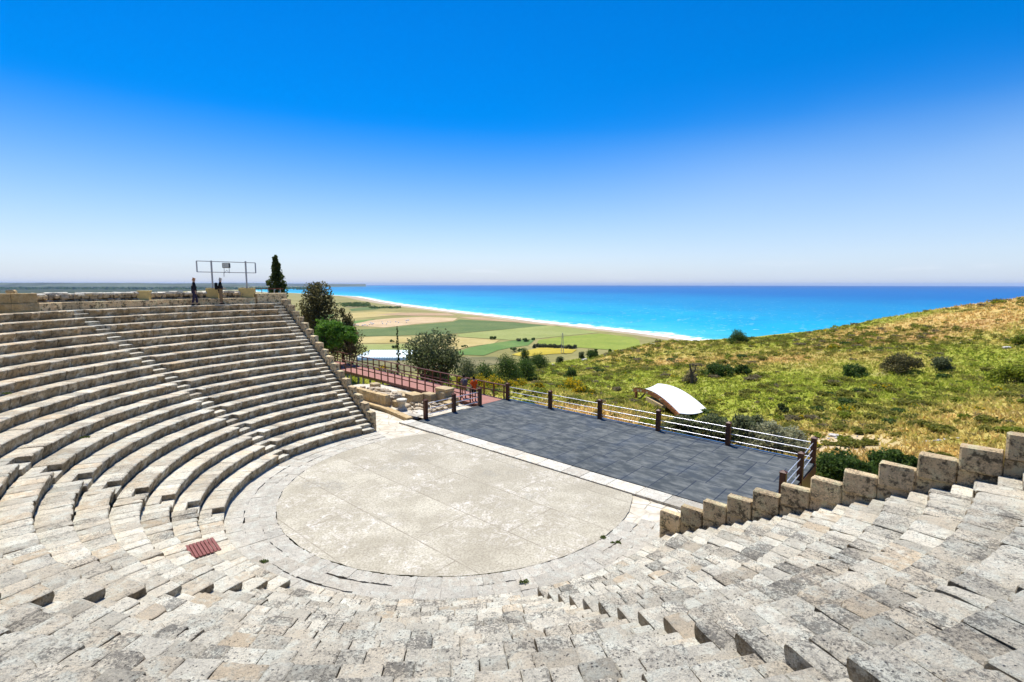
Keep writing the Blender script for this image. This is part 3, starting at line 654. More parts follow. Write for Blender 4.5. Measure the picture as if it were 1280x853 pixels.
for j in range(len(ys)-1):
    for i in range(nx-1): mb.f.append([j*nx+i,j*nx+i+1,(j+1)*nx+i+1,(j+1)*nx+i]); mb.t.append((.5,.5,0)); mb.m.append(0)
o=struct(mb.build('hillside',M['terrain'],recalc=False)); me=o.data; me.shade_smooth()
pa_=me.attributes.new('patch','FLOAT_COLOR','POINT'); pv=[patchv(a,b,c) for (a,b),c in zip(pts,ZZ)]; pa_.data.foreach_set('color',np.array([(*q,1) for q in pv],dtype=np.float32).ravel())

# ------------------------------------------------------------------ plain, fields, beach, sea, far hills
coast=[ground(*q,SEA) for q in [(860,425),(824,420),(777,414.4),(723,408.3),(680,403.7),(630,397),(580,391.6),(540,386.6),(504,381.8),(470,376.2),(456,373.0),(444,371.0),(414,369.4),(380,367.2),(340,366.0),(318,364.6),(312,361.2),(340,359.8),(400,358.9),(470,358.3)]]
coast=[Vector((330,150,SEA)),Vector((315,302,SEA)),Vector((280,480,SEA))]+coast+[Vector((-9000,21500,SEA)),Vector((-30000,23000,SEA))]
cp_=np.array([(c.x,c.y) for c in coast])
def cdist(X):
    X=np.asarray(X,float); best=np.full(len(X),1e9); sg=np.ones(len(X))
    for a,b in zip(cp_[:-1],cp_[1:]):
        d=b-a; t=np.clip(((X-a)@d)/(d@d),0,1); q=a+t[:,None]*d; e=np.linalg.norm(X-q,axis=1); s_=np.sign(d[0]*(X[:,1]-a[1])-d[1]*(X[:,0]-a[0]))
        m=e<best-1e-6; best=np.where(m,e,best); sg=np.where(m,s_,sg)
    return best,sg
# flat plain: a strip on the land side of the coast
mb=MB(); L=[]; 
poly=[(c.x,c.y,PZ) for c in coast]; nn_=len(poly)
land=[]
for i,c in enumerate(cp_):
    d=cp_[min(i+1,nn_-1)]-cp_[max(i-1,0)]; d=d/np.linalg.norm(d); nrm=np.array([-d[1],d[0]])
    if (np.array([-6000,200])-c)@nrm<0: nrm=-nrm
    land.append((c,nrm))
w=[]
for i,(c,nrm) in enumerate(land):
    sc=1+ .00035*c[1]
    w.append([(c[0]-nrm[0]*3*sc,c[1]-nrm[1]*3*sc,SEA-.6),(c[0]+nrm[0]*9*sc,c[1]+nrm[1]*9*sc,SEA+1.6),(c[0]+nrm[0]*26*sc,c[1]+nrm[1]*26*sc,PZ-.4),(c[0]+nrm[0]*45*sc,c[1]+nrm[1]*45*sc,PZ-.1)])
vs=[q for r_ in w for q in r_]; fs=[(i*4+j,(i+1)*4+j,(i+1)*4+j+1,i*4+j+1) for i in range(len(w)-1) for j in range(3)]
mb.add(vs,fs); struct(mb.build('beach',M['sand'],smooth=60))
mb=MB(); inner=[r_[3] for r_ in w]; vs=[(q[0],q[1],PZ) for q in inner]+[(-38000,23000,PZ),(-38000,-200,PZ),(60,-200,PZ),(330,100,PZ)]
mb.add(vs,[tuple(range(len(vs)))]); struct(mb.build('plain',M['plain']))
def field(name,pxs,mat,dz):
    mb=MB(); P_=[ground(x,y,PZ+dz) for x,y in pxs]; Q_=[]
    for a_,b_ in zip(P_,P_[1:]+P_[:1]):
        L_=(b_-a_).length; e_=Vector((-(b_-a_).y,(b_-a_).x,0)).normalized()
        for i in range(12): Q_.append(a_.lerp(b_,i/12)+(e_*noise.noise(a_.lerp(b_,i/12)*.02)*min(8,L_*.03) if i else Vector()))
    mb.add(Q_,[tuple(range(len(Q_)))]); return struct(mb.build(name,mat))
def fm(nm,a,b,**k): M[nm]=field_mat(nm,a,b,**k); return M[nm]
g1=fm('stubble_field',(.50,.36,.20),(.58,.44,.26)); g2=fm('dark_crop',(.115,.165,.055),(.16,.20,.07),rows=3.0,ang=.5); g3=fm('pale_crop',(.27,.30,.09),(.33,.35,.12),rows=4.0,ang=1.1); g4=fm('bright_crop',(.22,.28,.045),(.29,.33,.06),rows=5.0,ang=.8)
g5=fm('green_crop',(.12,.21,.055),(.18,.26,.07),rows=3.0,ang=.9); g6=fm('dry_field',(.42,.33,.12),(.50,.40,.17)); g7=fm('yellow_flowers',(.40,.31,.03),(.50,.40,.06)); g8=fm('brown_field',(.40,.27,.15),(.48,.34,.20)); g9=fm('scrub_land',(.14,.14,.06),(.26,.22,.11),sc=.02)
field('field',[(425,409),(447,407.5),(480,409.5),(521,405),(566,401.5),(572,397.8),(530,396.2),(492,397.8),(470,400),(440,403.5)],g1,.30)
field('field',[(425,416),(440,412.5),(480,410.5),(512,407),(567,402.3),(574,399.5),(640,403.0),(702,408.2),(640,411),(570,417),(500,419.5),(430,421)],g2,.32)
field('field',[(571,418),(640,411.3),(687,406.9),(720,411),(748,416),(702,420.4),(670,423.6),(640,425.4),(624,424.2),(575,421.2)],g3,.34)
field('field',[(573,396.6),(600,396.5),(640,401.3),(700,407.2),(690,407.4),(640,402.6),(590,399.3)],g8,.36)
field('field',[(585,435),(612,430),(640,426),(668,424.5),(660,432),(640,434.5),(622,438),(605,444.5),(560,443),(577,438)],g5,.36)
field('field',[(574,421.8),(624,425),(618,429),(585,434),(560,440),(545,436),(556,424)],g6,.38)
field('field',[(703,421),(750,417),(792,421.8),(800,426),(800,434),(771,438),(715,434),(671,430.5),(674,425)],g4,.38)
field('field',[(640,443.5),(655,439),(675,434.8),(696,435),(721,437.3),(715,441.5),(690,442.6),(655,446)],g7,.42)
field('field',[(425,429),(480,429.2),(514,428),(514,421.5),(480,420.5),(430,423)],g6,.40)
field('field',[(425,436),(445,431),(512,430.5),(560,441),(520,446),(455,441)],g3,.36)
field('field',[(430,446),(470,443),(560,446),(620,446),(640,455),(420,470)],g9,.33)
field('field',[(436,386.5),(462,383.5),(482,384.5),(470,387),(440,389)],g2,.34)
field('field',[(431,392),(470,389.5),(520,391.5),(500,394),(445,398),(428,400)],g6,.36)
field('field',[(429,383),(445,378.5),(458,380.5),(470,382.5),(440,385)],g9,.36)
field('field',[(470,393.5),(500,391),(560,391.5),(570,394.5),(520,394.8)],g8,.40)
field('field',[(418,404),(440,401.5),(470,398.8),(452,403),(430,407)],g5,.40)
field('field',[(370,400),(388,395),(420,393),(410,400),(385,408)],g5,.40)
field('field',[(365,420),(395,412),(420,410),(430,425),(380,440)],g6,.40)
field('wood_floor',[(-300,366.5),(-300,357.6),(150,357.8),(305,359.5),(308,362.0),(250,363.5),(120,368)],fm('dark_wood',(.035,.05,.02),(.07,.085,.035),sc=.003),.5)
# sea with depth-coloured water and surf
rs=np.concatenate([np.geomspace(130,3000,220),np.geomspace(3100,40500,90)]); an=np.radians(np.linspace(-65,62,330)); 
GX=(rs[:,None]*np.sin(an)[None,:]).ravel(); GY=(rs[:,None]*np.cos(an)[None,:]).ravel(); cd,_=cdist(np.stack([GX,GY],1))
mb=MB(); mb.v=list(zip(GX.tolist(),GY.tolist(),[SEA]*len(GX))); na=len(an)
for j in range(len(rs)-1):
    for i in range(na-1): mb.f.append([j*na+i,(j+1)*na+i,(j+1)*na+i+1,j*na+i+1]); mb.t.append((.5,.5,0)); mb.m.append(0)
def sea_mat():
    n=N('sea_water'); a=n.node('ShaderNodeAttribute',attribute_name='shore'); d=a.outputs['Fac']
    pos=n.geo.outputs['Position']
    w=n.noise(.004,4,.6); dd=n.math('MULTIPLY',d,n.math('MULTIPLY_ADD',w,.8,.6))
    c=n.mix(n.ramp(dd,10,260),(.05,.42,.49),(.0,.31,.48)); c=n.mix(n.ramp(dd,200,1000),c,(.0,.21,.41)); c=n.mix(n.ramp(dd,700,3000),c,(.0,.11,.33)); c=n.mix(n.ramp(dd,3000,16000),c,(.0,.075,.26))
    st_=n.noise(.012,5,.6); c=n.mix(n.ramp(st_,.48,.72,0,.35),c,(.0,.20,.34)); s2=n.noise(.0022,5,.7); c=n.mix(n.ramp(s2,.5,.7,0,.3),c,(.0,.10,.30)) 
    # foam: bands near the shore broken up by noise, whitecaps farther out
    fn=n.noise(.05,7,.65,dist=.6); f1=n.ramp(n.math('ADD',n.math('DIVIDE',d,46),n.math('MULTIPLY',n.math('SUBTRACT',fn,.5),3.2)),.35,.95,1,0)
    mp=n.node('ShaderNodeMapping'); n.put(mp.inputs['Vector'],pos); mp.inputs['Scale'].default_value=(.02,.06,.02); wc=n.noise(2.6,6,.6,vec=mp.outputs[0])
    f2=n.math('MULTIPLY',n.ramp(wc,.645,.685),n.ramp(d,60,3500,.9,0)); foam=n.math('MAXIMUM',f1,f2)
    c=n.mix(foam,c,(.85,.87,.88)); wv=n.noise(.35,5,.65,vec=pos); n.bump(wv,.35,.5)
    return n.done(c,.55,.12)
o=struct(mb.build('sea',sea_mat(),recalc=False)); sa=o.data.attributes.new('shore','FLOAT','POINT'); sa.data.foreach_set('value',cd.astype(np.float32))
# far hills across the plain
def hillrange(name,d,x0,x1,hf,mat):
    mb=MB(); n=160; vs=[];fs=[]
    for i in range(n+1):
        x=x0+(x1-x0)*i/n; h=hf(i/n)
        for yy,zz in ((d-700,PZ-3),(d-350,PZ+(h-PZ)*.55),(d,h),(d+900,h*.6),(d+2500,PZ-3)): vs.append((x*(yy/d),yy,zz+ (noise.noise(Vector((x*.003,yy*.003,1)))*6 if PZ<zz<900 else 0)))
    for i in range(n):
        for j in range(4): fs.append((i*5+j,(i+1)*5+j,(i+1)*5+j+1,i*5+j+1))
    mb.add(vs,fs); return struct(mb.build(name,mat,smooth=60))
hillrange('far_hills',9000,-14500,-4700,lambda t:6+40*(.6+.5*noise.noise(Vector((t*6,1,0))))*(1 if t<.8 else max(.0,(1-t)/.2)),M['hills'])
hillrange('distant_hills',16500,-24000,-4800,lambda t:18+58*(.5+.5*noise.noise(Vector((t*7,4,0))))*(1 if t<.72 else max(.12,(1-t)/.28)),M['hills'])
# dark woods on the plain at the far left
# ------------------------------------------------------------------ foliage
def leafquad(mb,p,size,tint,up=.4,asp=1.5):
    d=Vector((random.gauss(0,1),random.gauss(0,1),random.gauss(0,1)+up)).normalized(); t=d.orthogonal().normalized(); t=(Matrix.Rotation(random.random()*6.28,3,d)@t); b=d.cross(t)
    a=size*asp*.5; w=size*.5; mb.add([p-t*a,p+b*w+d*size*.12,p+t*a,p-b*w+d*size*.12],[(0,1,2,3)],tint)
def clump(mb,c,r,n,size,flat=1.0,bright=.5,flower=0.0,up=.5):
    for _ in range(n):
        v=Vector((random.gauss(0,1),random.gauss(0,1),random.gauss(0,1)*flat)); v=v.normalized()*r*random.random()**.45; v.z*=flat
        g=random.random(); leafquad(mb,c+v,size*random.uniform(.6,1.3),(min(1,max(0,random.gauss(bright,.18))),g,1.0 if random.random()<flower*(1 if v.z>0 else .3) else 0.0),up)
def make_tree(name,label,cat,base,h,w,mat,shape='round',n=26,per=90,size=.16,trunk=.25,group=None,lean=0.0,split=1,lowest=.25):
    base=Vector(base); T=thing(name,label,cat,base,group); crown=MB(); tr=MB()
    cents=[]
    for i in range(n):
        if shape=='cone':
            t=(i+.5)/n; z=.05+.93*t; rr=w/2*(1-t)**.70*min(1,.5+2*t)*random.uniform(.25,1.02); a=i*2.4+random.random()
            cents.append((Vector((rr*math.cos(a),rr*math.sin(a),z*h)),w*.20*(1-t*.72)))
        elif shape=='ragged':
            t=random.random()**1.15; rr=w/2*(1-t*.80)*random.uniform(.15,1.0); a=random.random()*6.28
            cents.append((Vector((rr*math.cos(a)+lean*t,rr*math.sin(a),(.16+.8*t)*h)),w*.15*random.uniform(.7,1.25)*(1-.45*t)))
        else:
            a=random.random()*6.28; ph=math.acos(random.uniform(-.55,1)); q=random.uniform(.55,1.0); ch=h*(1-lowest)
            v=Vector((math.sin(ph)*math.cos(a)*w/2*.82*q,math.sin(ph)*math.sin(a)*w/2*.82*q,h*lowest+ch*.45+math.cos(ph)*ch*.5*q*.9)); v.z+=noise.noise(v+base)*.12*h
            cents.append((v,w*.16*random.uniform(.7,1.3)))
    for v,r_ in cents: clump(crown,v,r_,per,size,.85 if shape=='round' else 1.15,random.gauss(.5,.12),up=.5)
    if shape=='cone': 
        for i in range(int(n*per*.22)):
            t=random.random(); a=random.random()*6.28; rr=w/2*(1-t)**.72*min(1,.55+2.2*t)*(.92+.55*noise.noise(Vector((math.cos(a)*1.2,math.sin(a)*1.2,t*7+base.x))))*random.uniform(.75,1.0); leafquad(crown,Vector((rr*math.cos(a),rr*math.sin(a),h*(.03+.97*t))),size*random.uniform(.6,1.2),(random.gauss(.5,.2),random.random(),0),.6,1.8)
    top=h*(.75 if shape!='cone' else .9)
    bases=[Vector((random.gauss(0,trunk*1.2),random.gauss(0,trunk*1.2),-.3)) if split>1 else Vector((0,0,-.3)) for _ in range(split)]
    for b in bases:
        tip=Vector((b.x*3+random.gauss(0,w*.05)+lean*.6,b.y*3+random.gauss(0,w*.05),top*.8)); mids=[b.lerp(tip,t)+Vector((random.gauss(0,.05*w*.3),random.gauss(0,.05*w*.3),0))*(1 if t>0 else 0) for t in (0,.25,.5,.75,1)]
        tr.tube(mids,[trunk/2*q/ (1 if split==1 else 1.4) for q in (1.25,1,.75,.5,.2)],8)
        for v,r_ in cents[::2 if len(cents)<40 else 3]:
            s0=b.lerp(tip,min(.95,max(.25,(v.z/h)*.75))); tr.tube([s0,s0.lerp(v,.5)+Vector((0,0,-.03*h)),v],[trunk*.22,trunk*.14,trunk*.05],5)
    for mbx,nm,mt in ((tr,'trunk',M['bark']),(crown,'crown',mat)):
        o=mbx.build(nm,mt,None,recalc=False,smooth=60 if nm=='trunk' else None); o.parent=T
    return T
def gz(p): return theight(p.x,p.y)
def plant(px,py,d,**k): p=at(px,py,d); p.z=gz(p)-.05; return p
# size helpers: pixels to metres at a depth
def m(px,d): return px*d/F
b=at(347,372,46); make_tree('cypress_tree','tall dark cypress behind the brown handrail at the top of the left wall','tree',(b.x,b.y,at(347,400,46).z),m(80,46),m(33,46),M['lf_cyp'],'cone',40,170,.13,.25)
b=at(403,440,56); make_tree('conifer_tree','large ragged dark brown-green conifer left of the boardwalk','tree',(b.x,b.y,at(403,452,56).z),m(99,56),m(84,56),M['lf_jun'],'ragged',95,110,.17,.4,lean=-.5)
b=at(430,440,58); make_tree('conifer_tree','smaller brownish conifer behind the fresh green trees','tree',(b.x,b.y,at(430,452,58).z),m(66,58),m(54,58),M['lf_jun'],'ragged',55,95,.15,.3,lean=.3)
b=at(412,450,50); make_tree('broadleaf_tree','bright green leafy tree rising just behind the left stepped wall','tree',(b.x,b.y,at(412,456,50).z),m(60,50),m(46,50),M['lf_green'],'round',34,60,.20,.2,split=3,lowest=.30)
b=at(433,450,51); make_tree('broadleaf_tree','bright green tree with thin stems at the left end of the boardwalk','tree',(b.x,b.y,at(433,456,51).z),m(54,51),m(36,51),M['lf_green'],'round',26,60,.20,.18,split=2,lowest=.32)
b=at(497.5,458,60); make_tree('cypress_tree','thin young dark cypress standing beside the boardwalk before the greenhouse','tree',(b.x,b.y,gz(b)),m(418-418+50,60)*1.0+(at(497,458,60).z-gz(b)),m(8,60),M['lf_cyp'],'cone',20,60,.11,.12)
b=at(541,468,56); make_tree('olive_tree','large round grey-green olive tree behind the boardwalk','tree',(b.x,b.y,gz(b)),at(541,406,56).z-gz(b),m(78,56),M['lf_olive'],'round',75,70,.19,.3,split=4,lowest=.12)
SH=[] # (px,py_base,depth,w px,h px,mat,name,label)
def shrub(px,py,d,wp,hp,mat,name,label,cat='shrub',group=None,per=70,size=.13,flower=0.0,dens=1.0):
    p=at(px,py,d); g=gz(p); base=Vector((p.x,p.y,g-.05)); w=m(wp,d); h=max(m(hp,d),.3)+max(0,p.z-g)*0.9; T=thing(name,label,cat,base,group); cr=MB(); n=max(5,int(dens*9*(w*w*h)**.45))
    for i in range(n):
        a=random.random()*6.28; q=random.random()**.5; zz=random.random(); v=Vector((math.cos(a)*q*w*.42*(1-.35*zz),math.sin(a)*q*w*.42*(1-.35*zz),h*(.15+.68*zz*(1-.45*q*q)))); clump(cr,v,max(.16,min(w,h)*.22),per,size,.9,random.gauss(.5,.12),flower,.6)
    st_=MB()
    for i in range(5): 
        a=random.random()*6.28; st_.tube([(0,0,-.1),(math.cos(a)*w*.14,math.sin(a)*w*.14,h*.35),(math.cos(a)*w*.28,math.sin(a)*w*.28,h*.65)],[.04,.03,.012],5)
    for mbx,nm,mt in ((st_,'stem',M['bark']),(cr,'foliage',mat)): mbx.build(nm,mt,None,recalc=False).parent=T
    return T
dk,ol,gy,hy,cy=M['lf_dark'],M['lf_olive'],M['lf_grey'],M['lf_yel'],M['lf_cyp']
for a in [(584,468,72,34,28,ol,'bush','greyish bush just right of the olive tree'),(606,470,74,34,24,dk,'bush','dark green bush between olive tree and taller dark bush'),(634,470,80,40,36,dk,'bush','tall dark green bush in the middle beyond the yellow flowers'),(655,468,84,34,28,dk,'bush','dark green bush right of the tall dark bush'),
          (674,453,110,30,16,dk,'bush','dark rounded bush below the yellow flower field'),(656,447,118,16,20,dk,'bush','narrow dark bush at the left foot of the hill'),(739,447,112,18,12,dk,'bush','round dark bush on the crest below the green field'),(727,444,116,10,9,ol,'bush','small grey bush left of the round crest bush'),(745,441,116,6,9,dk,'bush','tiny upright bush behind the round crest bush'),(763,440,116,6,6,dk,'bush','tiny dark bush alone on the crest below the green field'),(700,449,116,12,6,ol,'bush','low olive bush at the left end of the hill crest'),
          (922,434,100,30,20,dk,'bush','dark green bush standing on the skyline against the sea'),(898,475,66,48,22,dk,'shrub','wide dark shrub on the slope behind the white canopy'),(928,474,66,26,14,dk,'shrub','small green shrub at right of the wide dark shrub'),(1128,468,56,52,30,M['lf_jun'],'shrub','large brownish shrub in the middle of the right hillside'),(1068,466,57,38,15,dk,'shrub','low dark green shrub left of the large brownish hillside shrub'),(1176,474,55,24,24,ol,'shrub','round grey-green shrub right of the large brownish hillside shrub'),
          (1268,474,46,56,26,M['lf_hum2'],'shrub','wide yellow-green shrub at the right edge of the hillside'),(977,523,44,17,13,cy,'shrub','small round dark shrub above the grey hedge'),(1277,424,62,22,10,M['lf_hum2'],'shrub','bright green cushion shrub by white rocks at the right edge'),(700,492,58,13,11,dk,'shrub','small round dark shrub behind the second stage post'),(714,464,84,14,8,dk,'shrub','small dark shrub on the left slope above the stage'),
          (862,480,62,20,18,M['lf_hum3'],'shrub','thin grey shrub around the bare dead trunk'),(545,469,62,50,14,dk,'bush','low dark bush under the olive tree'),(590,497,55,28,10,gy,'bush','pale weedy bush by the boardwalk railing'),(480,470,66,34,12,gy,'bush','pale green bush before the greenhouse'),(452,462,62,26,10,gy,'bush','pale bush at the left end of the boardwalk')]: shrub(*a)
for a in [(617,482,56,34,18,'yellow flowering bush left of the first stage post'),(651,484,56,26,14,'yellow flowering bush right of the first stage post'),(714,494,54,40,20,'yellow flowering bush behind the rail between second and third posts'),(672,498,48,30,10,'small yellow flowering bush close behind the second post'),(728,505,46,44,14,'low yellow flowering bush close behind the third post'),(597,476,60,24,14,'yellow flowering bush by the two visitors'),(575,474,60,14,10,'small yellow-green flowering bush by the end of the boardwalk'),(478,462,68,20,10,'yellow flowering bush left of the thin cypress'),(999,533,41,16,7,'small yellow cushion above the grey hedge'),(640,484,58,20,12,'tall yellow flowering bush behind the first stage post')]: shrub(*a[:5],hy,'flowering_bush',a[5],'flowering bush','yellow flowering bushes',60,.10,.55)
# hedge of silvery shrubs along the far rail and dark bushes behind the right wall
for i,(px,py,d,w,h,mt,lab) in enumerate([(850,536,31,60,22,ol,'olive-green hedge shrub at the left end of the rail-side hedge'),(890,545,31,60,34,ol,'olive-green hedge shrub under the end of the white canopy'),(925,552,31,60,36,ol,'hedge shrub behind the fifth stage post'),(955,562,30,55,42,gy,'silvery hedge shrub right of the fifth stage post'),(985,572,30,50,42,gy,'silvery hedge shrub near the stage corner post'),(940,536,35,50,24,ol,'hedge shrub in the second row behind the silvery ones')]): shrub(px,py,d,w,h,mt,'hedge_shrub',lab,'shrub','hedge shrubs behind the stage rail',100,.11,0,1.5)
for (px,py,d,w,h,lab) in [(1045,604,25,62,50,'dark green bush touching the stage corner post'),(1078,606,24.5,50,34,'dark green bush in the middle behind the right wall'),(1108,590,26,56,36,'rounded dark green bush behind the right wall'),(1140,592,26,44,26,'dark bush with brown leaves behind the right wall'),(1175,580,27,56,18,'low mottled bush at the right end behind the wall')]: shrub(px,py,d,w,h,dk if px<1170 else M['lf_hum'],'bush',lab,'bush','bushes behind the right wall',110,.10,0,1.7)
# dead trunk
b=at(864,480,61); b.z=gz(b); mb=MB(); hh=m(26,61); mb.tube([b-Vector((0,0,.2)),b+Vector((.1,0,hh*.4)),b+Vector((-.1,0,hh*.7)),b+Vector((-.25,.1,hh))],[.22,.17,.12,.05],7); mb.tube([b+Vector((0,0,hh*.5)),b+Vector((.45,0,hh*.75)),b+Vector((.4,0,hh*.95))],[.1,.08,.03],6); mb.tube([b+Vector((.1,0,hh*.35)),b+Vector((.8,.1,hh*.5))],[.09,.04],6)
tag(mb.build('dead_tree',M['bark'],smooth=60,origin=b),'bare dark dead trunk standing behind the white canopy','tree')
# plain trees and pylon, greenhouse
def plaintree(px,py,wp,hp,mat,label,group=None):
    p=ground(px,py,PZ); d=p.y; w=m(wp,d); h=m(hp,d); T=thing('field_tree',label,'tree',p,group); cr=MB()
    for i in range(14):
        a=random.random()*6.28; q=random.random()**.5; clump(cr,Vector((math.cos(a)*q*w*.36,math.sin(a)*q*w*.36,h*(.2+.6*random.random()*(1-.4*q)))),h*.24,40,h*.14,.9,random.gauss(.5,.15))
    tr=MB(); tr.tube([(0,0,-.3),(0,0,h*.5)],[.4,.2],6)
    for mbx,nm,mt in ((tr,'trunk',M['bark']),(cr,'crown',mat)): mbx.build(nm,mt,None,recalc=False).parent=T
for a in [(616.5,424.8,11,6,dk,'round dark tree alone in the middle of the pale fields'),(648,427,7,5,ol,'leftmost grey tree of three at the edge of the green field'),(657,427.5,9,6.5,dk,'middle dark tree of three at the edge of the green field'),(667,425.5,7,4,dk,'rightmost tree of three at the edge of the green field'),(645,440,22,7,dk,'wide dark tree above the yellow flower field'),(490,428,7,4,dk,'dark tree left of the olive tree in the dry field'),(581,434.5,12,4,dk,'low dark tree at the right side of the olive tree crown'),(493,436,8,5,dk,'dark tree next to the greenhouse roof')]: plaintree(*a)
for i in range(15): plaintree(668+i*3.6,434.6+.12*i+random.gauss(0,.3),5,6+random.gauss(0,.7),ol,'grey-green tree in the windbreak row beside the yellow field','windbreak row on the plain')
mb=MB()
for i in range(260):
    px=random.choice([random.uniform(430,462),random.uniform(420,500)]); py=random.uniform(379,384) if px<462 else random.uniform(384.5,386); p=ground(px,py,PZ); clump(mb,p+Vector((0,0,2)),6,14,2.2,.5)
for i in range(300): 
    p=ground(random.uniform(-60,380),random.uniform(359.5,362.2),PZ); clump(mb,p+Vector((0,0,8)),60,16,24,.22)
stuff(mb.build('woodland',M['lf_dark'],recalc=False),'dark far-off woods and scrub on the plain','woodland')
p=ground(703,442,PZ); T=thing('lattice_pylon','slender lattice power pylon standing in the plain below','pylon',p); h=m(26,p.y); mb=MB()
for sx in (-1,1):
    for sy in (-1,1): mb.bar(p+Vector((sx*1.3,sy*1.3,0)),p+Vector((sx*.3,sy*.3,h)),.22,.22)
for i in range(9):
    z=h*i/9; w_=1.3-1.0*i/9; w2=1.3-1.0*(i+1)/9
    for sx in (-1,1): mb.bar(p+Vector((sx*w_,-w_,z)),p+Vector((-sx*w2,-w2,h*(i+1)/9)),.12,.12); mb.bar(p+Vector((-w_,sx*w_,z)),p+Vector((-w2,-sx*w2,h*(i+1)/9)),.12,.12)
mb.build('mast',M['pole'],T)
mb=MB(); mb.bar(p+Vector((-2.2,0,h*.9)),p+Vector((2.2,0,h*.9)),.2,.2); mb.bar(p+Vector((-1.6,0,h*.78)),p+Vector((1.6,0,h*.78)),.2,.2); mb.build('crossarm',M['pole'],T)
gp=ground(482,450,PZ); T=thing('greenhouse','long white and pale green greenhouse with ribbed arches on the plain','greenhouse',gp); 
x0,x1=ground(449,449.5,PZ).x,ground(512,449.5,PZ).x
for i in range(5):
    mb=MB(); n=8; wb=9.0; cy_=gp.y-6+wb*(i+.5); sec=[(cy_-wb/2+.1,PZ)]+[(cy_-math.cos(PI*k/n)*(wb/2-.1),PZ+1.5+math.sin(PI*k/n)*2.6) for k in range(n+1)]+[(cy_+wb/2-.1,PZ)]
    q=len(sec); nb=20
    vs=[(x0+(x1-x0)*a/nb,y_,z_) for a in range(nb+1) for (y_,z_) in sec]; fs=[(a*q+k,a*q+k+1,(a+1)*q+k+1,(a+1)*q+k) for a in range(nb) for k in range(q-1)]+[tuple(reversed(range(q))),tuple(range(nb*q,nb*q+q))]
    mb.add(vs,fs); ro=mb.build('roof_bay',M['greenhouse'],T,smooth=40)
    rb=MB()
    for a in range(0,nb+1): rb.tube([(x0+(x1-x0)*a/nb,y_-.02,z_+.06) for (y_,z_) in sec],.14,5)
    r_=rb.build('hoop',M['blue2'],None,smooth=60); r_.parent=ro
# hay bales in the stubble field
for i in range(26):
    px,py=random.uniform(440,512),0; py=408.6-(px-440)*.075+random.uniform(-2.8,0.5); p=ground(px,py,PZ+.3); mb=MB(); mb.tube([(-.9,0,.8),(.9,0,.8)],.85,10); o=mb.build('hay_bale',M['white'],smooth=40); o.location=p; o.rotation_euler=(0,0,random.random()*3); tag(o,'white wrapped bale lying in the tan stubble field','bale','bales in the stubble field')

# ------------------------------------------------------------------ hillside hummocks, grass, rocks
protos=[]
for i,(mt,fl) in enumerate([('lf_hum',0),('lf_hum',0),('lf_hum2',0),('lf_hum3',0),('lf_dark',0),('lf_hum',0),('lf_yel',.35)]):
    mb=MB()
    for k in range(11):
        a=random.random()*6.28; q=random.random()**.5*.62; clump(mb,Vector((math.cos(a)*q,math.sin(a)*q,.12+.34*(1-q*q)*random.uniform(.6,1))),.34,34,.17,.7,random.gauss(.5,.12),fl,.9)
    protos.append(mb)
cand=[]
tries=0
while len(cand)<2600 and tries<60000:
    tries+=1; x=random.uniform(-30,118); y=random.uniform(30,112); px=640+F*x/y
    yc=float(np.interp(x,CX,CY))
    if y>yc+1 or not (-0.2*F<px-640+200 and px<1340): continue
    if px<600 : continue
    dx,dy=x-C0.x,y-C0.y; u=dx*US.x+dy*US.y; n=dx*NS.x+dy*NS.y
    if n<13.5 and u<13: continue
    if n<16.5 and -9<u<4 and random.random()<.8: continue
    dens=.5+.9*noise.noise(Vector((x*.06,y*.06,7)))
    if random.random()>dens: continue
    cand.append((x,y))
XY=np.array(cand); ZH=terr(XY)
items=[]
for (x,y),z in zip(cand,ZH):
    s_=random.choice([random.uniform(.35,.6),random.uniform(.5,.95),random.uniform(.3,.5)]); 
    if y>75: s_*=1.25
    pk=random.choice([0,0,1,1,2,3,0,5,5,2,6,3,0,1,4]); 
    if pk==6 and random.random()<.6: pk=2
    items.append((s_/math.hypot(x,y),x,y,z,s_,pk))
items.sort(reverse=True); HM=['lf_hum','lf_hum','lf_hum2','lf_hum3','lf_dark','lf_hum','lf_yel']; HL=['olive-green','olive-green','bright green','greyish brown','dark green','olive-green','yellow-flowering']
pob={}
for idx,(sc_,x,y,z,s_,pk) in enumerate(items[:290]):
    if pk not in pob:
        o=protos[pk].build('cushion_shrub',M[HM[pk]],None,recalc=False); tag(o,HL[pk]+' low cushion shrub growing among the grass of the hillside','shrub','cushion shrubs on the hillside'); pob[pk]=o
    else: o=pob[pk].copy(); COL.objects.link(o)
    o.location=(x,y,z-.04); o.rotation_euler=(0,0,random.random()*6.28); o.scale=(s_*random.uniform(.85,1.25),s_*random.uniform(.85,1.25),s_*random.uniform(.7,1.0))
mbs={}
for (sc_,x,y,z,s_,pk) in items[290:]:
    mb=mbs.setdefault(0,MB()); p_=protos[pk]; a=random.random()*6.28; ca,sa_=math.cos(a)*s_,math.sin(a)*s_; nq=len(p_.f)//4; o0=random.randrange(0,len(p_.f)-nq*2); sel=random.sample(range(len(p_.f)),nq)
    for fi in sel:
        f=p_.f[fi]; q=[p_.v[i] for i in f]; mb.add([(x+v[0]*ca-v[1]*sa_,y+v[0]*sa_+v[1]*ca,z-.04+v[2]*s_) for v in q],[(0,1,2,3)],p_.t[fi],{0:0,1:0,5:0,2:1,3:2,4:3,6:4}[pk])
stuff(mbs[0].build('scrub',[M['lf_hum'],M['lf_hum2'],M['lf_hum3'],M['lf_dark'],M['lf_yel']],recalc=False),'small far cushions of scrub covering the hillside','scrub')
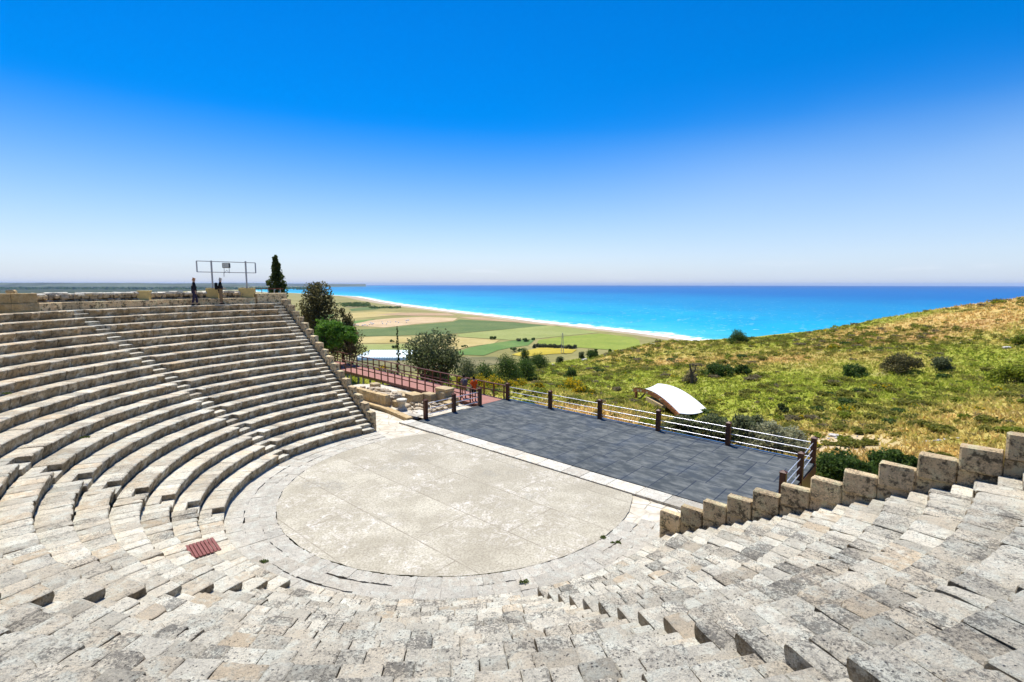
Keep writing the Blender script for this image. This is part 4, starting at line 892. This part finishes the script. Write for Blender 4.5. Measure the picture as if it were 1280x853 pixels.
# grass blades
GP=[]
while len(GP)<38000:
    d=random.uniform(24,118); px=random.uniform(430,1310) if random.random()<.9 else random.uniform(1310,1500); r_=ray(px,450); x=r_.x/r_.y*d; y=d
    if y>float(np.interp(x,CX,CY))+2: continue
    dx,dy=x-C0.x,y-C0.y; u=dx*US.x+dy*US.y; n=dx*NS.x+dy*NS.y
    if n<12.5 and -37<u<12: continue
    if n<6 : continue
    GP.append((x,y))
GZ=terr(np.array(GP)); mb=MB()
for (x,y),z in zip(GP,GZ):
    dry,pink,sand=patchv(x,y,z)
    if random.random()<sand*.9: continue
    h=random.uniform(.12,.34)*(1+.25*dry); br=min(1,max(0,random.gauss(.5,.16))); gg=min(1,max(0,random.gauss(dry,.18))); pk=min(1,max(0,pink*random.uniform(.3,1.1)-.05))
    for k in range(3):
        a=random.random()*3.14; w=random.uniform(.05,.11)*(1+y/120); ox,oy=random.gauss(0,.15),random.gauss(0,.15); lx,ly=random.gauss(0,.22),random.gauss(0,.22)
        mb.add([(x+ox-math.cos(a)*w,y+oy-math.sin(a)*w,z-.05),(x+ox+math.cos(a)*w,y+oy+math.sin(a)*w,z-.05),(x+ox+lx,y+oy+ly,z+h)],[(0,1,2)],(br,gg,pk))
stuff(mb.build('grass',M['grass'],recalc=False),'dry and green grass covering the hillside','grass')
def rock(p,s,label,group,mat='rock'):
    bm=bmesh.new(); bmesh.ops.create_icosphere(bm,subdivisions=2,radius=1); off=Vector((random.random()*30,)*3)
    for v in bm.verts: d=1+.45*noise.noise(v.co*1.3+off)+.15*noise.noise(v.co*3+off); v.co=Vector((v.co.x*d*s[0],v.co.y*d*s[1],v.co.z*d*s[2]))
    me=bpy.data.meshes.new('rock'); bm.to_mesh(me); bm.free(); me.materials.append(M[mat]); at_=me.attributes.new('tint','FLOAT_COLOR','FACE'); at_.data.foreach_set('color',np.tile(np.array((.75,.1,.2,1),dtype=np.float32),len(me.polygons)))
    o=bpy.data.objects.new('rock',me); COL.objects.link(o); o.location=p; o.rotation_euler=(0,0,random.random()*3); return tag(o,label,'rock',group)
def rockat(px,py,d,w,label,group=None):
    p=at(px,py,d); p.z=gz(p)+.03; s_=m(w,d)/2; rock(p,(s_,s_*.6,s_*.42),label,group)
for a in [(1043,546,34,14,'largest pale rock in the sandy patch behind the stage corner'),(1260,423,61,12,'white rock beside the bright green cushion at the right edge'),(731,446,112,9,'white rock left of the round crest bush'),(792,436,112,8,'pale outcrop rock on the crest above the rail'),(815,429,111,7,'pale rock at the top of the small crest outcrop'),(757,448,110,7,'white rock right of the round crest bush'),(657,452,112,7,'white rock in front of the narrow dark bush'),(692,449,114,6,'white rock at the left end of the hill crest'),(1204,424,68,8,'flat pale rock in the pink grass on the upper right slope')]: rockat(*a)
for i in range(34):
    px,py,d=random.choice([(random.uniform(995,1075),random.uniform(538,560),33.5),(random.uniform(1150,1200),random.uniform(550,558),31),(random.uniform(560,680),random.uniform(478,490),52)]); rockat(px,py,d,random.uniform(2,6),'small pale stone lying on the bare ground behind the stage','small stones behind the stage')
# weeds in the stone joints
for (px,py,z,label) in [(755,672,.02,'green weed patch growing at the right edge of the orchestra'),(770,678,.02,'thin weed patch in the paving right of the orchestra'),(60,853-10,zk(9),'dry weed tuft between blocks at the lower left corner'),(107,547,zk(9),'green weed clump on the left seat row below the wide wedge'),(8,492,zk(12),'green weed clump at the left edge of the seats'),(655,727,.05,'tiny weed tuft at the near edge of the orchestra'),(330,702,.03,'low weed line beside the left edge of the orchestra')]:
    p=ground(px,py,z); mb=MB()
    for i in range(12): clump(mb,Vector((random.gauss(0,.07),random.gauss(0,.03),.01)),.045,10,.035,.5,.5)
    o=mb.build('weed',M['weed'],None,recalc=False); o.location=p; tag(o,label,'weed')

# ------------------------------------------------------------------ white curved canopy behind the stage
T=thing('canopy','white curved membrane canopy on laminated timber arches behind the stage','canopy',at(835,512,46))
f0=at(792,485,53); f1=at(849,518,43)     # front arch (left, near)   back arch (upper right)
g0=at(822,480,60); g1=at(885,514,48)
def archpt(a,b,t,bulge): 
    p=a.lerp(b,t); p.z+=bulge*math.sin(PI*min(1,t*.98))**.9*1.0; return p
bl=m(9,48)
def arch_curve(a,b,n=14,bl=bl): return [archpt(a,b,i/n,bl) for i in range(n+1)]
ca,cb=arch_curve(f0,f1),arch_curve(g0,g1)
mb=MB(); vs=[];fs=[]; ns=8
for i in range(15):
    for j in range(ns+1):
        t=j/ns; p=ca[i].lerp(cb[i],t); p.z-=.35*math.sin(PI*t)*(1-.4*i/14); vs.append(p+Vector((0,0,.03)))
top=len(vs); vs+= [v-Vector((0,0,.03)) for v in vs[:top]]
for i in range(14):
    for j in range(ns): a=i*(ns+1)+j; fs.append((a,a+1,a+ns+2,a+ns+1)); fs.append((top+a,top+a+ns+1,top+a+ns+2,top+a+1))
mb.add(vs,fs); mb.build('membrane',M['canvas'],T,smooth=60)
for cur in (ca,cb):
    mb=MB()
    for p,q in zip(cur[:-1],cur[1:]): 
        d=(q-p).normalized()*.02; mb.bar(p-d-Vector((0,0,.28)),q+d-Vector((0,0,.20)),.16,.36)
    mb.build('arch_beam',M['glulam'],T)
for p,h_ in ((ca[1],0),(cb[1],0)):
    mb=MB(); g=gz(p); mb.box((p.x,p.y,(g-.3+p.z-.4)/2),(.24,.24,p.z-.4-g+.3)); mb.build('column',M['glulam'],T)
mb=MB(); p=ca[4]; mb.bar((ca[2].x,ca[2].y-.02,gz(ca[2])+.1),p-Vector((0,0,.5)),.12,.12); mb.build('brace',M['dkmetal'],T)
for i in (0,2,3,5,9):
    mb=MB(); p=ca[i]; mb.tube([p+Vector((-.11,-.06,-.26)),p+Vector((-.13,-.10,-.26))],.10,10); mb.build('steel_plate',M['steel'],T)
p0_,p1_=ca[2],cb[2]; q0_,q1_=ca[9],cb[9]
T=thing('low_stone_wall','low pale walls and floor sheltered under the white canopy','wall',((p0_.x+q1_.x)/2,(p0_.y+q1_.y)/2,gz((p0_+q1_)/2)))
mb=MB(); 
for a_,b_ in ((cb[0],cb[8]),(cb[1],ca[5]),(ca[5],ca[10])): 
    z=min(gz(a_),gz(b_))+.05; mb.bar((a_.x,a_.y,z+.1),(b_.x,b_.y,z+.1),.4,.9,(.6,.3,.1))
mb.build('masonry',M['ashlar'],T)

# ------------------------------------------------------------------ people
SKIN=plain_mat('skin',(.50,.30,.21),.55,.3,0,.04)
CL={k:plain_mat(k,v,.85,.15,0,.10) for k,v in {'navy_cloth':(.012,.012,.02),'dark_trousers':(.03,.025,.05),'khaki_cloth':(.19,.13,.075),'black_jacket':(.014,.014,.016),'orange_shirt':(.75,.09,.01),'patterned_shirt':(.30,.20,.19),'black_shorts':(.02,.02,.03),'grey_hair':(.42,.40,.37),'ginger_hair':(.42,.19,.08),'dark_hair':(.02,.014,.01),'shoe':(.015,.013,.012),'grey_pack':(.10,.10,.11)}.items()}
def skin_mesh(name,verts,edges,radii,mat,sub=2,root=0):
    me=bpy.data.meshes.new(name); me.from_pydata(verts,edges,[]); ob=bpy.data.objects.new(name,me); COL.objects.link(ob)
    md=ob.modifiers.new('s','SKIN'); sv=me.skin_vertices[0].data if me.skin_vertices else None
    if sv is None:
        bm=bmesh.new(); bm.from_mesh(me); bm.verts.layers.skin.verify(); bm.to_mesh(me); bm.free(); sv=me.skin_vertices[0].data
    for i,r_ in enumerate(radii): sv[i].radius=r_ if isinstance(r_,tuple) else (r_,r_); sv[i].use_root=(i==root)
    ss=ob.modifiers.new('u','SUBSURF'); ss.levels=sub; ss.render_levels=sub
    bpy.context.view_layer.update(); dg=bpy.context.evaluated_depsgraph_get(); nm=bpy.data.meshes.new_from_object(ob.evaluated_get(dg)); bpy.data.objects.remove(ob); bpy.data.meshes.remove(me)
    nm.name=name; nm.materials.clear(); nm.materials.append(mat); nm.shade_smooth(); o=bpy.data.objects.new(name,nm); COL.objects.link(o); return o
def person(label,loc,rz,h,top,legs,hair,arms,stride=.12,shorts=False,pack=None,cap=False):
    T=thing('person',label,'person',loc); T.rotation_euler=(0,0,rz); s=h/1.75
    def V(*a): return tuple(q*s for q in a)
    # local frame: faces +x, left is +y
    fx,bx=stride,-stride
    aL,aRr=arms
    J={'pel':V(0,0,.95),'wai':V(0,0,1.08),'che':V(.01,0,1.30),'nek':V(.015,0,1.47),'hd0':V(.03,0,1.56),'hd1':V(.04,0,1.67),
       'hL':V(0,.09,.92),'hR':V(0,-.09,.92),'kL':V(fx*.55+.03,.095,.50),'kR':V(bx*.35+.03,-.095,.50),'aL':V(fx,.10,.08),'aR':V(bx,-.10,.08),'tL':V(fx+.17,.115,.035),'tR':V(bx+.17,-.115,.035),
       'sL':V(0,.17,1.42),'sR':V(0,-.17,1.42),'eL':V(*aL[0]),'eR':V(*aRr[0]),'wL':V(*aL[1]),'wR':V(*aRr[1])}
    def mk(name,keys,edges,rad,mat,root=0):
        o=skin_mesh(name,[J[k] if isinstance(k,str) else k for k in keys],edges,[tuple(q*s for q in r_) if isinstance(r_,tuple) else r_*s for r_ in rad],mat,2,root); o.parent=T; return o
    def hand(w,e):
        d=(Vector(w)-Vector(e)).normalized(); return d
    keys=['pel','wai','che','nek','hd0','hd1','hL','kL','aL','tL','hR','kR','aR','tR','sL','eL','wL','sR','eR','wR']
    rad=[(.12,.13),(.115,.125),(.125,.14),.055,(.085,.075),(.095,.078),.085,.058,.043,.033,.085,.058,.043,.033,.055,.042,.03,.055,.042,.03]
    E=[(0,1),(1,2),(2,3),(3,4),(4,5),(0,6),(6,7),(7,8),(8,9),(0,10),(10,11),(11,12),(12,13),(2,14),(14,15),(15,16),(2,17),(17,18),(18,19)]
    for e_,w_ in (('eL','wL'),('eR','wR')):
        iw=keys.index(w_); d=hand(J[w_],J[e_]); P_=Vector(J[w_])+d*.085*s; keys.append(tuple(P_)); rad.append((.036,.02)); ip=len(keys)-1; E.append((iw,ip))
        side=d.cross(Vector((0,0,1))); side=side.normalized() if side.length>.1 else Vector((1,0,0))
        for f_ in range(4):
            off=side*(f_-1.5)*.020*s; q1=P_+off+d*.045*s; q2=P_+off+d*(.075+.008*(f_ in (1,2)))*s+Vector((0,0,-.012))*s
            keys+= [tuple(q1),tuple(q2)]; rad+=[.0095,.008]; E+=[(ip,len(keys)-2),(len(keys)-2,len(keys)-1)]
        th=Vector(J[w_])+d*.05*s+side*.045*s; th2=th+d*.035*s+side*.012*s; keys+=[tuple(th),tuple(th2)]; rad+=[.012,.009]; E+=[(iw,len(keys)-2),(len(keys)-2,len(keys)-1)]
    mk('body',keys,E,rad,SKIN)
    # face: nose, eyes, mouth and ears are small features on the head
    fm_=MB(); hc=Vector(J['hd1'])-Vector((0,0,.03*s))
    fm_.tube([hc+Vector((.09,0,.0))*s,hc+Vector((.118,0,-.03))*s],[.008*s,.015*s],6); 
    for yy in (-1,1): fm_.box(hc+Vector((.0,yy*.078,-.01))*s,(.03*s,.012*s,.05*s),bev=.005*s)
    fm_.build('face',SKIN,None,smooth=60).parent=T
    ey=MB()
    for yy in (-1,1): ey.box(hc+Vector((.083,yy*.03,.012))*s,(.012*s,.018*s,.009*s),bev=.003*s)
    ey.box(hc+Vector((.083,0,-.055))*s,(.012*s,.04*s,.008*s),bev=.002*s); ey.build('eyes_and_mouth',CL['dark_hair'],None).parent=T
    # hair
    hb=skin_mesh('hair',[tuple(Vector(J['hd1'])+Vector((-.035,0,-.07))*s),tuple(Vector(J['hd1'])+Vector((-.02,0,.0))*s),tuple(Vector(J['hd1'])+Vector((.0,0,.045))*s)],[(0,1),(1,2)],[(.075*s,.075*s),(.098*s,.088*s),(.088*s,.078*s)],CL[hair],2,1); hb.parent=T
    if cap:
        cm=MB(); lathe(cm,tuple(Vector(J['hd1'])+Vector((0,0,.02))*s),[(.108*s,0),(.105*s,.05*s),(.07*s,.09*s),(.01*s,.1*s)],14); cm.box(Vector(J['hd1'])+Vector((.13,0,.03))*s,(.12*s,.14*s,.012*s),bev=.004); cm.build('cap',CL['black_jacket'],None,smooth=50).parent=T
    # jacket / shirt
    sl=1.0 if not shorts else .55
    def mid(a,b,t): return tuple(Vector(J[a]).lerp(Vector(J[b]),t))
    kk=['pel2','wai','che','nb','sL','eL','cuL','sR','eR','cuR']; J['pel2']=V(0,0,.86 if not shorts else .90); J['nb']=V(.012,0,1.44)
    J['cuL']=mid('eL','wL',.85) if not shorts else mid('sL','eL',.75); J['cuR']=mid('eR','wR',.85) if not shorts else mid('sR','eR',.75)
    if shorts: mk('shirt',['pel2','wai','che','nb','sL','cuL','sR','cuR'],[(0,1),(1,2),(2,3),(2,4),(4,5),(2,6),(6,7)],[(.155,.175),(.145,.16),(.15,.165),.085,.085,.068,.085,.068],CL[top],1)
    else: mk('jacket',kk,[(0,1),(1,2),(2,3),(2,4),(4,5),(5,6),(2,7),(7,8),(8,9)],[(.16,.18),(.15,.165),(.16,.175),.085,.085,.07,.052,.085,.07,.052],CL[top],1)
    J['ckL']=mid('kL','aL',.86) if not shorts else mid('hL','kL',.85); J['ckR']=mid('kR','aR',.86) if not shorts else mid('hR','kR',.85)
    if shorts: mk('shorts',['pel','hL','ckL','hR','ckR'],[(0,1),(1,2),(0,3),(3,4)],[(.135,.15),.105,.085,.105,.085],CL[legs])
    else: mk('trousers',['pel','hL','kL','ckL','hR','kR','ckR'],[(0,1),(1,2),(2,3),(0,4),(4,5),(5,6)],[(.135,.15),.105,.078,.068,.105,.078,.068],CL[legs])
    for a_,t_ in (('aL','tL'),('aR','tR')):
        J['heel']=tuple(Vector(J[a_])+Vector((-.045,0,-.035))*s); J['ball']=tuple(Vector(J[t_])+Vector((0,0,.01))*s); J['an']=tuple(Vector(J[a_])+Vector((0,0,.01))*s)
        mk('shoe',['an','heel','ball'],[(0,1),(0,2)],[.052,.045,.045],CL['shoe'])
    if pack:
        pm_=MB(); pm_.box(Vector((-.23,0,1.22))*s,(.18*s,.32*s,.46*s),bev=.05*s); pk=pm_.build('backpack',CL[pack],None,smooth=50); pk.parent=T
    return T
dn=((.02,.24,1.14),(.06,.23,.90)); dnR=((.02,-.24,1.14),(.06,-.23,.90)); bent=((-.02,.24,1.14),(.20,.12,1.08)); bentR=((-.02,-.24,1.14),(.20,-.12,1.08))
pr=RB-.32
p1=onring(243.5,pr); p2=onring(276.5,pr+.05)
person('person in dark jacket with ginger hair walking on the top seat row',(p1.x,p1.y,z18+.01),R(38),1.70,'navy_cloth','dark_trousers','ginger_hair',(dn,dnR),.16,pack=None)
person('person in black jacket and khaki trousers with backpack by the lamp frame',(p2.x,p2.y,z18+.01),R(30),1.72,'black_jacket','khaki_cloth','grey_hair',(bent,bentR),.04,pack='black_jacket')
p3=ground(580,497.5,.085); p4=ground(592.5,501.5,.085)
person('person in a cap and patterned shirt with khaki shorts on the boardwalk',(p3.x,p3.y,.086),R(120),1.66,'patterned_shirt','khaki_cloth','dark_hair',(bent,dnR),.08,shorts=True,cap=True,pack='grey_pack')
person('person in a bright orange shirt and dark trousers at the end of the boardwalk',(p4.x,p4.y,.086),R(100),1.72,'orange_shirt','black_shorts','dark_hair',(dn,bentR),.05,shorts=True)

# ------------------------------------------------------------------ camera, sky, sun
cam=bpy.data.cameras.new('camera'); cam.sensor_width=36; cam.lens=F/1280*36; cam.clip_start=.05; cam.clip_end=150000
co=bpy.data.objects.new('camera',cam); COL.objects.link(co); co.matrix_world=Matrix.Translation((0,0,HC))@Matrix.Rotation(PI/2-PITCH,4,'X')@Matrix.Rotation(ROLL,4,'Z'); scene.camera=co
sd=Vector((-.42,.91,0)).normalized(); EL=R(68); sv=Vector((sd.x*math.cos(EL),sd.y*math.cos(EL),math.sin(EL)))
sun=bpy.data.lights.new('sun','SUN'); sun.energy=4.4; sun.angle=R(.53); sun.color=(1,.955,.87); so=bpy.data.objects.new('sun',sun); COL.objects.link(so); so.rotation_euler=(-sv).to_track_quat('-Z','Y').to_euler()
wd=bpy.data.worlds.new('World'); scene.world=wd; wd.use_nodes=True; nt=wd.node_tree; bg=nt.nodes['Background']
sk=nt.nodes.new('ShaderNodeTexSky'); sk.sky_type='NISHITA'; sk.sun_disc=False; sk.sun_elevation=EL; sk.sun_rotation=math.atan2(sd.x,sd.y); sk.altitude=0; sk.air_density=1.0; sk.dust_density=.2; sk.ozone_density=1.6
def wn(t,**k):
    n=nt.nodes.new(t)
    for a,b in k.items(): setattr(n,a,b)
    return n
def wl(a,b): nt.links.new(a,b)
hs=wn('ShaderNodeHueSaturation'); hs.inputs['Saturation'].default_value=1.66; hs.inputs['Value'].default_value=1.06; tn=wn('ShaderNodeMix',data_type='RGBA',blend_type='MULTIPLY'); tn.inputs[0].default_value=1; wl(sk.outputs[0],tn.inputs[6]); tn.inputs[7].default_value=(1.0,.925,1.0,1); wl(tn.outputs[2],hs.inputs['Color'])
tc=wn('ShaderNodeTexCoord'); sx=wn('ShaderNodeSeparateXYZ'); wl(tc.outputs['Generated'],sx.inputs[0])
def wramp(src,a,b,va,vb):
    n=wn('ShaderNodeMapRange'); n.interpolation_type='SMOOTHSTEP'; wl(src,n.inputs[0])
    for i,v in ((1,a),(2,b),(3,va),(4,vb)): n.inputs[i].default_value=v
    return n.outputs[0]
# pale air over the sea horizon
mx=wn('ShaderNodeMix',data_type='RGBA'); wl(wramp(sx.outputs[2],-.11,.31,.90,0.0),mx.inputs[0]); wl(hs.outputs[0],mx.inputs[6]); mx.inputs[7].default_value=(3.8,5.0,6.6,1)
# faint uneven veil of high haze
mpv=wn('ShaderNodeMapping'); wl(tc.outputs['Generated'],mpv.inputs['Vector']); mpv.inputs['Rotation'].default_value=(.3,.5,0); mpv.inputs['Scale'].default_value=(.8,1.6,2.6)
nv=wn('ShaderNodeTexNoise'); nv.inputs['Scale'].default_value=1.3; nv.inputs['Detail'].default_value=3; nv.inputs['Roughness'].default_value=.45; wl(mpv.outputs[0],nv.inputs['Vector'])
mv=wn('ShaderNodeMix',data_type='RGBA'); vm=wn('ShaderNodeMath',operation='MULTIPLY'); wl(wramp(nv.outputs['Fac'],.30,.72,.05,.34),vm.inputs[0]); vn=wn('ShaderNodeMath',operation='MULTIPLY'); wl(wramp(sx.outputs[0],-.05,.65,0,1),vn.inputs[0]); wl(wramp(sx.outputs[2],.12,.36,1,0),vn.inputs[1]); wl(vn.outputs[0],vm.inputs[1]); wl(vm.outputs[0],mv.inputs[0]); wl(mx.outputs[2],mv.inputs[6]); mv.inputs[7].default_value=(3.9,5.2,6.9,1); mx=mv
# thin high cloud and small far clouds near the horizon
mp=wn('ShaderNodeMapping'); wl(tc.outputs['Generated'],mp.inputs['Vector']); mp.inputs['Scale'].default_value=(3,3,30)
nz=wn('ShaderNodeTexNoise'); nz.inputs['Scale'].default_value=2.4; nz.inputs['Detail'].default_value=6; wl(mp.outputs[0],nz.inputs['Vector'])
c1=wramp(nz.outputs['Fac'],.58,.72,0,.40); b1=wramp(sx.outputs[2],.005,.02,0,1); b2=wramp(sx.outputs[2],.02,.05,1,0)
m1=wn('ShaderNodeMath',operation='MULTIPLY'); wl(c1,m1.inputs[0]); wl(b1,m1.inputs[1]); m2=wn('ShaderNodeMath',operation='MULTIPLY'); wl(m1.outputs[0],m2.inputs[0]); wl(b2,m2.inputs[1])
mx2=wn('ShaderNodeMix',data_type='RGBA'); wl(m2.outputs[0],mx2.inputs[0]); wl(mx.outputs[2],mx2.inputs[6]); mx2.inputs[7].default_value=(6,6.4,7.0,1)
wl(mx2.outputs[2],bg.inputs['Color']); bg.inputs['Strength'].default_value=.10
# the sea air: one even box of thin haze
hz=MB(); hz.box((0,20500,17.5),(84000,45000,165)); ho=hz.build('haze',M['stone'],recalc=True)
hm=bpy.data.materials.new('haze'); hm.use_nodes=True; ht=hm.node_tree; ht.nodes.clear(); ou=ht.nodes.new('ShaderNodeOutputMaterial'); pv_=ht.nodes.new('ShaderNodeVolumePrincipled'); pv_.inputs['Color'].default_value=(.48,.67,1,1); pv_.inputs['Density'].default_value=2.5e-5; ht.links.new(pv_.outputs[0],ou.inputs['Volume']); ho.data.materials.clear(); ho.data.materials.append(hm)
ho['label']='thin blue sea haze over the plain and far hills'; ho['category']='haze'; ho['kind']='stuff'
scene.view_settings.view_transform='Standard'; scene.view_settings.look='None'; scene.view_settings.exposure=0.55; scene.view_settings.gamma=1; scene.view_settings.use_curve_mapping=False
scene.render.engine='CYCLES'
